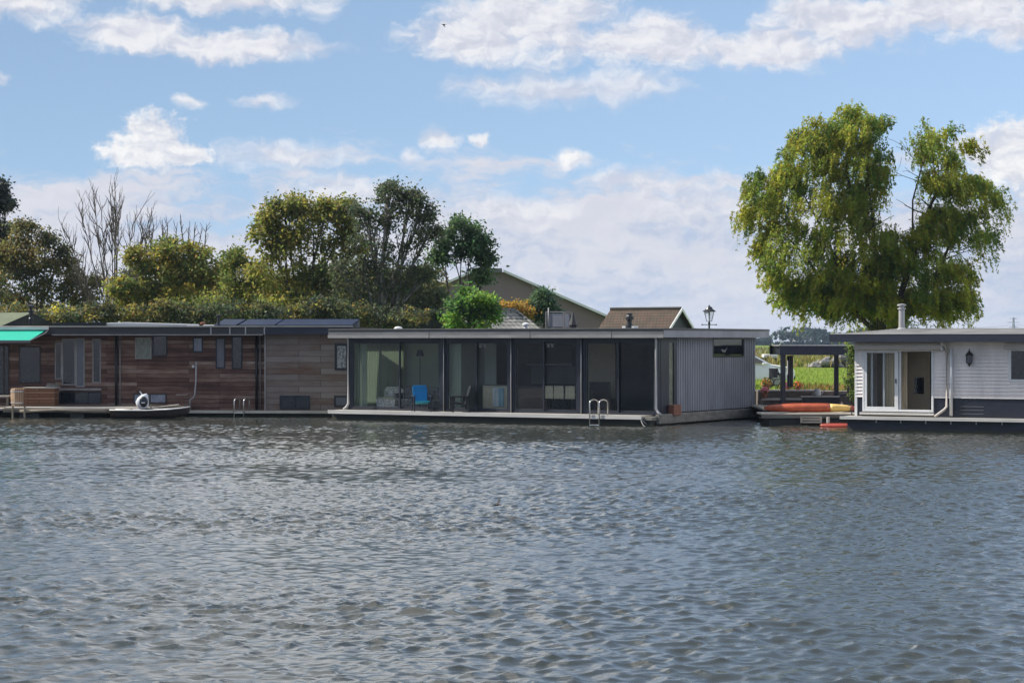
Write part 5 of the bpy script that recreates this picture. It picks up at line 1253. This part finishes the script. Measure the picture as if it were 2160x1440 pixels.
# green roofed shed at the left
Y = 101.5
sh_ = empty('shed', (P(30, 0, Y).x, Y, 0), 0, 'dark shed with a mossy green felt roof behind the awning', 'shed')
def sp_(px, py): q = P(px, py, Y); return (q.x-sh_.location.x, q.z)
rk = sp_(68, 659); bt = sp_(5, 697); zr, ze = rk[1], bt[1]
MB().add([(-9, -2.2, ze), (bt[0], -2.2, ze), (rk[0], 0, zr), (-9, 0, zr)], [(0, 1, 2, 3)]).add([(-9, 2.2, ze), (sp_(120, 0)[0], 2.2, ze), (rk[0], 0, zr), (-9, 0, zr)], [(0, 3, 2, 1)]).build('roof', M['green_felt'], sh_)
MB().poly([(bt[0], -2.2, ze), (sp_(120, 0)[0], 2.2, ze), (rk[0], 0, zr)]).build('shaded_roof_end', M['roof_dark'], sh_)  # same felt as the slopes, its shade painted with dark roofing
MB().box(-8.8, bt[0]-.05, -2.0, 2.0, GZ-.1, ze).build('wall', M['brown_wood'], sh_)
vent(sh_, 'chimney', sp_(73, 0)[0]+.05, -1.0, ze+.25, [(.12, 0), (.12, .3), (.09, .34), (.09, .58), (.16, .6), (.16, .66), (.07, .68), (.07, .8), (.17, .82), (.17, .88), (.05, .94)], M['black_metal'])

# street lantern
Y = 96
x = P(1496, 0, Y).x; lz = P(0, 690, Y).z
sl_ = empty('street_lamp', (x, Y, GZ), 0, 'black old style lantern on a post behind the grey houseboat', 'street lamp')
hz = P(0, 678, Y).z-GZ
MB().lathe([(.09, 0), (.09, .5), (.05, .55), (.04, hz-.12), (.06, hz-.1), (.03, hz)], (0, 0, 0), 12).build('post', M['black_metal'], sl_, smooth=True)
MB().tube([(-.3, 0, hz-.14), (.3, 0, hz-.14)], .018, 6).ball((-.31, 0, hz-.14), .035, .035, .035, 8, 6).ball((.31, 0, hz-.14), .035, .035, .035, 8, 6).build('cross_bar', M['black_metal'], sl_)
h0, h1 = hz+.02, hz+.43
MB().lathe([(.13, h0-.02), (.13, h0)], (0, 0, 0), 4).build('lamp_base', M['black_metal'], sl_)
MB().lathe([(.11, h0+.003), (.2, h1)], (0, 0, 0), 4).build('lamp_glass', M['lamp_glass'], sl_)
cg = MB()
for k in range(4): t = k*math.pi/2; cg.tube([(.115*math.cos(t), .115*math.sin(t), h0), (.21*math.cos(t), .21*math.sin(t), h1)], .014, 5)
cg.build('lamp_cage', M['black_metal'], sl_)
MB().lathe([(.29, h1), (.29, h1+.03), (.17, h1+.11), (.12, h1+.2), (.04, h1+.24), (.02, h1+.3)], (0, 0, 0), 12).build('lamp_cap', M['black_metal'], sl_)
MB().tube([(0, 0, h1-.14), (0, 0, h1)], .04, 8).build('bulb', M['white_paint'], sl_)

# pylons, wires, block
def pylon(px, py, Y, wdt, label):
    q = P(px, py, Y); e = empty('pylon', (q.x, Y, GZ), R(10), label, 'pylon', 'electricity pylons on the horizon'); h = q.z-GZ; mb = MB()
    rs = [(0, wdt), (.3, wdt*.72), (.55, wdt*.45), (.75, wdt*.28), (1, wdt*.2)]
    for sx_ in (-1, 1):
        for sy_ in (-1, 1): mb.tube([(sx_*r, sy_*r, t*h) for t, r in rs], .32, 4)
    for (t0, r0), (t1, r1) in zip(rs, rs[1:]):
        for sy_ in (-1, 1):
            mb.tube([(-r0, sy_*r0, t0*h), (r1, sy_*r1, t1*h)], .2, 4); mb.tube([(r0, sy_*r0, t0*h), (-r1, sy_*r1, t1*h)], .2, 4)
            mb.tube([(sy_*r0, -r0, t0*h), (sy_*r1, r1, t1*h)], .2, 4)
    mb.build('lattice_tower', M['concrete'], e)
    for t, l in ((.62, 1.9), (.8, 2.5), (.95, 1.5)):
        MB().beam((-wdt*l, 0, t*h), (wdt*l, 0, t*h), .5, .6).build('cross_arm', M['concrete'], e)
    return e
pylon(1648, 689, 2600, 2.4, 'small lattice pylon above the far wood, left of the pergola post')
pylon(1698, 672, 2600, 3.0, 'tall lattice pylon above the far wood, over the pergola beam')
pylon(2138, 669, 2600, 3.0, 'tall lattice pylon above the roof of the white houseboat')
pw = MB()
pts = [P(1560, 703, 2600), P(1648, 697, 2600), P(1698, 687, 2600), P(1900, 690, 2600), P(2138, 685, 2600), P(2400, 685, 2600)]
for dz in (0, 4.5):
    for a_, b2 in zip(pts, pts[1:]):
        pw.tube([Vector(a_).lerp(b2, i/8)+Vector((0, 0, -dz-3*(1-(2*i/8-1)**2))) for i in range(9)], .16, 4)
setp(pw.build('power_lines', M['concrete']), 'thin power lines strung between the far pylons', 'power line')
q = P(1690, 698, 2000)
tb_ = empty('tower_block', (q.x, 2000, GZ), R(15), 'distant grey block rising over the far wood', 'building')
MB().box(-7, 7, -6, 6, 0, q.z-GZ).build('wall', M['concrete'], tb_); MB().box(-3, 1, -3, 3, q.z-GZ+.01, q.z-GZ+2.5).build('roof_house', M['concrete'], tb_)
for k in range(3): MB().box(-6, 6, -6.1, -6.01, 3+3.2*k, 4.6+3.2*k).build('window', M['pane_dark'], tb_)

# ================================================================ the quay between the boats
def at(px, Y, z): return ((px-1080)/FPX*Y, Y, z)
qa = 85.2
qz1 = .78
qx0, qx1 = 9.8, at(1742, qa, 0)[0]
qw = empty('quay_wall', label='stepped dark stone quay wall with pale coping slabs behind the kayak', cat='wall')
MB().box(qx0, qx1+2.2, qa, 86.4, -.5, .70).build('lower_step', M['stone'], qw)
MB().box(qx0, qx1-.3, qa-.06, qa+.5, .703, .77).build('coping', M['coping'], qw)
MB().box(qx0, qx1+2.2, 86.42, 89.5, -.5, 1.02).build('upper_step', M['stone'], qw)
MB().box(qx0, qx1-.15, 86.36, 86.9, 1.023, 1.09).build('coping', M['coping'], qw)
MB().box(10.06, 14.6, 80.66, 85.13, -.5, .45).build('terrace', M['old_wood'], qw)
# raft
rf_ = empty('landing_stage', label='low landing stage of grey boards carrying the kayak', cat='jetty')
ra, rb_ = 78.6, 80.6; x0r, x1r = at(1606, ra, 0)[0], at(1812, ra, 0)[0]; zr_ = .40
mb = MB()
for k in range(9):
    yy = ra+.22*k; mb.box(x0r+.03*(k % 3), x1r, yy, yy+.2, zr_-.06, zr_+.004*(k % 2))
mb.build('planks', M['bleached'], rf_, bevel=.008)
MB().box(x0r, x1r, ra-.06, ra-.003, zr_-.16, zr_-.02).build('edge_beam', M['timber_grey'], rf_)
for a_, b2 in ((1622, 1690), (1732, 1800)): MB().box(at(a_, ra, 0)[0], at(b2, ra, 0)[0], ra+.05, rb_, -.2, zr_-.17).build('float', M['black_plastic'], rf_, bevel=.03)
gb = MB(); gx0 = at(1765, 83, 0)[0]
gb.box(at(1600, 82.4, 0)[0], at(1640, 82.4, 0)[0], 80.9, 85.9, .45, .52); setp(gb.build('gangway', M['bleached']), 'short pale gangway from the quay beside the grey houseboat', 'gangway')
bx_ = empty('float_box', at(1711, 77.9, .1), R(-8), 'pale slatted wooden box at the water edge of the landing stage', 'box')
MB().box(-.33, .33, -.22, .22, 0, .2).build('body', M['timber_grey'], bx_, bevel=.01)
for z_ in (0, .1, .185): MB().box(-.35, .35, -.24, -.222, z_, z_+.05).build('slat', M['bleached'], bx_)
for s_x in (-.35, .35): MB().box(s_x-.03, s_x+.03, -.262, -.242, 0, .235).build('corner_batten', M['bleached'], bx_)
# kayak
def kayak(name, px0, px1, Y, z, wdt, h, label, rz, mh, split=None, mb2=None, roll=0, cat='kayak'):
    c = at((px0+px1)/2, Y, z); Ln = (px1-px0)/FPX*Y; e = empty(name, c, rz, label, cat); e.rotation_euler = (roll, 0, rz)
    def sec(t):
        w_ = wdt*max(.02, (1-abs(t)**2.3)); dz = .10*abs(t)**3; hh = h*(.35+.65*(1-abs(t)**3)); x = t*Ln/2
        return [(x, w_*math.cos(a), dz+hh*.5+hh*.5*math.sin(a)*(1 if math.sin(a) > 0 else 1.0)) for a in np.linspace(0, 2*math.pi, 14, endpoint=False)]
    s = split if split is not None else 1
    ts = np.linspace(-1, s, 16); MB().loft([sec(t) for t in ts]).build('hull', M[mh], e, smooth=True)
    if mb2:
        ts = np.linspace(s+.006, .86, 8); MB().loft([sec(t) for t in ts]).build('bow', M[mb2], e, smooth=True)
        MB().loft([sec(t) for t in np.linspace(.865, 1, 4)]).build('bow_tip', M['red_hull'], e, smooth=True)
    MB().tube([tuple(Vector(sec(t)[3])+Vector((0, 0, .01))) for t in np.linspace(-.93, min(s, .93), 12)], .012, 5).build('keel_line', M[mh], e)
    return e
kayak('kayak', 1612, 1806, 79.3, .42, .31, .33, 'orange kayak with a yellow bow lying on the landing stage', R(-2), 'orange_hull', .42, 'yellow_hull')
kayak('canoe', 1730, 1801, 76.6, -.08, .2, .2, 'small red boat low in the water at the corner of the white houseboat', R(-6), 'red_hull', cat='boat')
MB_ = MB().tube([at(1747, 77.3, -.3), at(1747, 77.3, .33)], .06, 8); setp(MB_.build('mooring_post', M['coping'], None), 'short pale mooring post beside the red boat', 'post')
# pergola
pg = empty('pergola', label='dark blue timber pergola on the quay between the two houseboats', cat='pergola')
Yp = 82.2
ptop = P(0, 729.5, Yp).z; pb = P(0, 748.5, Yp).z
def post(px, Y, z0): x = at(px, Y, 0)[0]; MB().box(x-.085, x+.085, Y-.085, Y+.085, z0, pb).build('post', M['navy'], pg, bevel=.01)
post(1652, Yp, .45); post(1764, 84.9, .45); post(1651, 84.9, .45); post(1792, 81.9, .45)
xa, xb = at(1644, Yp, 0)[0], at(1800, Yp, 0)[0]
MB().box(xa, xb, Yp-.12, Yp+.0, pb, ptop).build('beam', M['navy_fascia'], pg)
MB().box(xa, xb, 85.25, 85.4, pb, ptop).build('beam', M['navy_fascia'], pg)
for k in range(8):
    x = xa+.1+(xb-xa-.25)*k/7; MB().box(x, x+.07, Yp+.02, 85.24, pb+.02, ptop-.02).build('rafter', M['navy'], pg)
MB().box(xa-.03, xb+.03, Yp-.15, 85.45, ptop+.003, ptop+.03).build('roof', M['galv'], pg)
# gathered curtain
u0, u1 = at(1660, 82.6, 0)[0], at(1673, 82.6, 0)[0]; n = 28
pr = [(u0+(u1-u0)*i/n, 82.6+.06*math.sin(i*1.57)) for i in range(n+1)]
ctop, cbot = pb-.03, P(0, 816, 82.6).z
cm, nt_, bb = nodes_of('striped_cloth'); wv = N(nt_, 'ShaderNodeTexWave'); wv.inputs['Scale'].default_value = 3.6; nt_.links.new(coords(nt_, (1, 0, 0)), wv.inputs['Vector'])
nt_.links.new(ramp(nt_, wv.outputs['Fac'], [(.25, (.03, .032, .045)), (.45, (.6, .6, .62))]), bb.inputs['Base Color'])
setp(MB().prism(pr+[(x, y+.02) for x, y in reversed(pr)], cbot, ctop, 'z').build('curtain', cm), 'dark and white striped curtain gathered beside the pergola post', 'curtain')
# low planter bench, bin, pots
def pot(px, Y, z, r, h, label, flower, cat='flower pot'):
    e = empty('flower_pot', at(px, Y, z), 0, label, cat, 'flower pots on the quay')
    MB().lathe([(r*.7, 0), (r, h), (r*1.08, h), (r*1.08, h+.03), (r*.9, h+.03)], (0, 0, 0), 12).build('pot', M['terracotta'], e)
    n = 260; d = rdir(n); d[:, 2] = np.abs(d[:, 2]); c = np.array([0, 0, h+.05])+d*RNG.uniform(.3, 1, (n, 1))*np.array([r*1.6, r*1.6, r*1.9])
    t = np.where(RNG.random((n, 1)) < .5, np.array(flower), np.array((.06, .1, .02)))
    ax = rdir(n); foliage('blossom', c, ax, unit(np.cross(ax, rdir(n))), RNG.uniform(.05, .1, n), RNG.uniform(.04, .08, n), t, M['leaf'], e)
pot(1612, 85.4, .772, .13, .18, 'pot of pink flowers beside the wall of the grey houseboat', (.6, .22, .28))
pot(1616, 87.2, 1.022, .16, .2, 'pot of orange brown flowers in front of the white car', (.4, .2, .05))
pot(1661, 86.6, 1.092, .1, .08, 'small pot of pink flowers at the foot of the striped curtain', (.55, .12, .3))
pot(1684, 86.65, 1.092, .12, .09, 'small pot of orange flowers on the upper coping', (.6, .16, .04))
pl_ = empty('planter', at(1733, 84.2, .452), R(-4), 'long dark planter bench with a pale rim beside the pergola post', 'planter')
MB().box(-.75, .75, -.25, .25, 0, .40).build('body', M['navy'], pl_, bevel=.01); MB().box(-.8, .8, -.29, .29, .403, .44).build('rim', M['coping'], pl_)
wt = empty('watering_can', at(1724, 84.1, .895), 0, 'pale grey round can standing on the dark planter', 'can')
MB().lathe([(.12, 0), (.14, .06), (.14, .2), (.1, .27), (.04, .29)], (0, 0, 0), 12).build('body', M['galv'], wt, smooth=True); MB().tube([(.13, 0, .06), (.26, 0, .2), (.32, 0, .24)], [.03, .02, .02], 6).build('spout', M['galv'], wt)
MB().tube([(-.12, 0, .22), (-.2, 0, .18), (-.2, 0, .08), (-.13, 0, .04)], .014, 6).build('handle', M['galv'], wt)
pm = empty('storage_bin', at(1791, 80.4, .42), R(-20), 'tall dark woven bin against the white houseboat', 'bin')
MB().box(-.3, .3, -.25, .25, 0, .62).build('body', M['navy'], pm, bevel=.02)
for k in range(6): MB().box(-.31, .31, -.262, -.252, .06+.09*k, .1+.09*k).build('band', M['black_plastic'], pm)
MB().box(-.32, .32, -.27, .27, .623, .67).build('lid', M['black_plastic'], pm, bevel=.01)
lt = empty('deck_lantern', at(1776, 79.9, .41), 0, 'small pale lantern beside the dark bin', 'lantern')
MB().lathe([(.09, 0), (.09, .04), (.06, .05), (.06, .2), (.1, .22), (.03, .3)], (0, 0, 0), 8).build('body', M['coping'], lt); MB().tube([(-.04, 0, .3), (0, 0, .38), (.04, 0, .3)], .008, 5).build('handle', M['coping'], lt)
# white car
def car():
    Y = 95; x = at(1567, Y, 0)[0]; e = empty('parked_car', (x, Y, GZ), 0, 'white parked car half hidden by the grey houseboat', 'car')
    def side(s): return s
    prof = [(-2.05, .35), (2.1, .35), (2.16, .55), (2.14, .78), (2.0, .88), (1.15, 1.02), (.25, 1.5), (-1.1, 1.55), (-1.95, 1.1), (-2.1, .8)]
    secs = []
    for yv, k in ((-.86, .86), (-.8, 1.0), (.8, 1.0), (.86, .86)):
        secs.append([(x_*(.985 if k < 1 else 1), yv if z_ < 1.0 else yv*.84, z_ if k == 1 else .35+(z_-.35)*.96) for x_, z_ in prof])
    MB().loft(secs).build('body', M['car_white'], e, bevel=.03)
    for s in (-1, 1):
        MB().prism([(.95, 1.06), (.2, 1.43), (-1.0, 1.46), (-1.6, 1.1)], s*.75-.012*s, s*.80, 'y').build('side_window', M['car_glass'], e)
        for wx in (-1.3, 1.35):
            wh = MB(); n = 20; ring = lambda r, yy: [(wx+r*math.cos(t), yy, .34+r*math.sin(t)) for t in np.linspace(0, 2*math.pi, n, endpoint=False)]
            wo = wh.loft([ring(.34, s*.70), ring(.34, s*.885)]).build('wheel', M['rubber'], e)
            MB().loft([ring(.22, s*.886), ring(.2, s*.90)]).build('rim', M['galv'], wo)
        MB().box(1.92, 2.12, s*.62-.16, s*.62+.16, .66, .8).build('headlight', M['lamp_glass'], e, bevel=.03)
        MB().box(.75, .95, s*.92-.08, s*.92+.08, .98, 1.1).build('wing_mirror', M['car_white'], e, bevel=.03)
    MB().poly([(1.16, -.66, 1.035), (1.16, .66, 1.035), (.3, .62, 1.51), (.3, -.62, 1.51)]).build('windscreen', M['car_glass'], e)
    MB().box(2.15, 2.2, -.7, .7, .36, .52).build('bumper', M['black_plastic'], e, bevel=.02)
    MB().box(2.1, 2.165, -.4, .4, .58, .7).build('grille', M['black_plastic'], e)
car()
# black folding chair by the car
fc = empty('folding_chair', at(1638, 89.2, 1.02), R(35), 'black folding chair standing in front of the white car', 'chair')
MB().box(-.22, .22, -.2, .2, .42, .45).build('seat', M['black_plastic'], fc); MB().box(-.22, .22, .18, .21, .5, .88).build('backrest', M['black_plastic'], fc)
for s in (-1, 1):
    MB().beam((s*.22, -.22, 0), (s*.22, .2, .88), .03, .03).build('leg', M['black_metal'], fc); MB().beam((s*.19, .24, 0), (s*.19, -.15, .44), .03, .03).build('leg', M['black_metal'], fc)
# white trailer roof beyond the car
tl = empty('trailer', at(1623, 172, GZ), 0, 'small white topped trailer on the meadow beyond the car', 'trailer')
MB().box(-.55, .55, -.7, .7, .7, 1.0).build('top', M['white_sheet'], tl, bevel=.08); MB().box(-.5, .5, -.65, .65, .3, .69).build('body', M['dark_fascia'], tl)
for s in (-1, 1): MB().loft([[(.25*math.cos(t), s*.7, .25+.25*math.sin(t)) for t in np.linspace(0, 6.28, 12, endpoint=False)], [(.25*math.cos(t), s*.8, .25+.25*math.sin(t)) for t in np.linspace(0, 6.28, 12, endpoint=False)]]).build('wheel', M['rubber'], tl)

# ================================================================ birds
def bird(name, pos, size, rz, bank, wing, label):
    e = empty(name, pos, rz, label, 'bird'); e.rotation_euler = (bank, 0, rz); mb = MB()
    def ring(x, r, z=0): return [(x, r*math.cos(t), z+r*.85*math.sin(t)) for t in np.linspace(0, 2*math.pi, 10, endpoint=False)]
    s = size
    mb.loft([ring(-.62*s, .02*s), ring(-.4*s, .05*s), ring(-.15*s, .12*s), ring(.1*s, .13*s), ring(.27*s, .075*s, .02*s), ring(.36*s, .085*s, .04*s), ring(.45*s, .05*s, .03*s), ring(.56*s, .008*s, .0)])
    mb.add([(-.45*s, -.03*s, 0), (-.45*s, .03*s, 0), (-.85*s, .13*s, .01*s), (-.75*s, 0, .01*s), (-.85*s, -.13*s, .01*s)], [(0, 1, 2, 3), (0, 3, 4)])
    for k in (-1, 1):
        mb.loft([[(.18*s, k*.08*s, .04*s), (-.14*s, k*.08*s, .03*s), (-.14*s, k*.08*s, .05*s), (.18*s, k*.08*s, .06*s)],
                 [(.2*s, k*.45*s, wing*.6*s), (-.14*s, k*.45*s, wing*.6*s-.01*s), (-.14*s, k*.45*s, wing*.6*s+.005*s), (.2*s, k*.45*s, wing*.6*s+.015*s)],
                 [(-.08*s, k*.95*s, wing*s), (-.2*s, k*.95*s, wing*s), (-.2*s, k*.95*s, wing*s+.004*s), (-.08*s, k*.95*s, wing*s+.004*s)]])
    mb.build('body', M['black_plastic'], e, smooth=False)
bird('bird', P(936, 52, 120), .26, R(170), R(10), -.25, 'dark bird flying across the white cloud')
bird('bird', P(1048, 1064, 37.2), .17, R(-30), R(15), .35, 'small dark bird skimming low over the water')

# ================================================================ the air
hb_ = MB().box(-2600, 2600, -420, 4350, -2.5, 52).build('haze', bpy.data.materials.new('haze_air'))
hm = hb_.data.materials[0]; hm.use_nodes = True; ht = hm.node_tree; ht.nodes.clear()
ho = ht.nodes.new('ShaderNodeOutputMaterial'); hv = ht.nodes.new('ShaderNodeVolumePrincipled'); hv.inputs['Color'].default_value = (.6, .76, .98, 1); hv.inputs['Density'].default_value = .00011; hv.inputs['Anisotropy'].default_value = .2
ht.links.new(hv.outputs[0], ho.inputs['Volume']); setp(hb_, 'thin pale air between the camera and the far woods', 'haze', None, 'stuff')
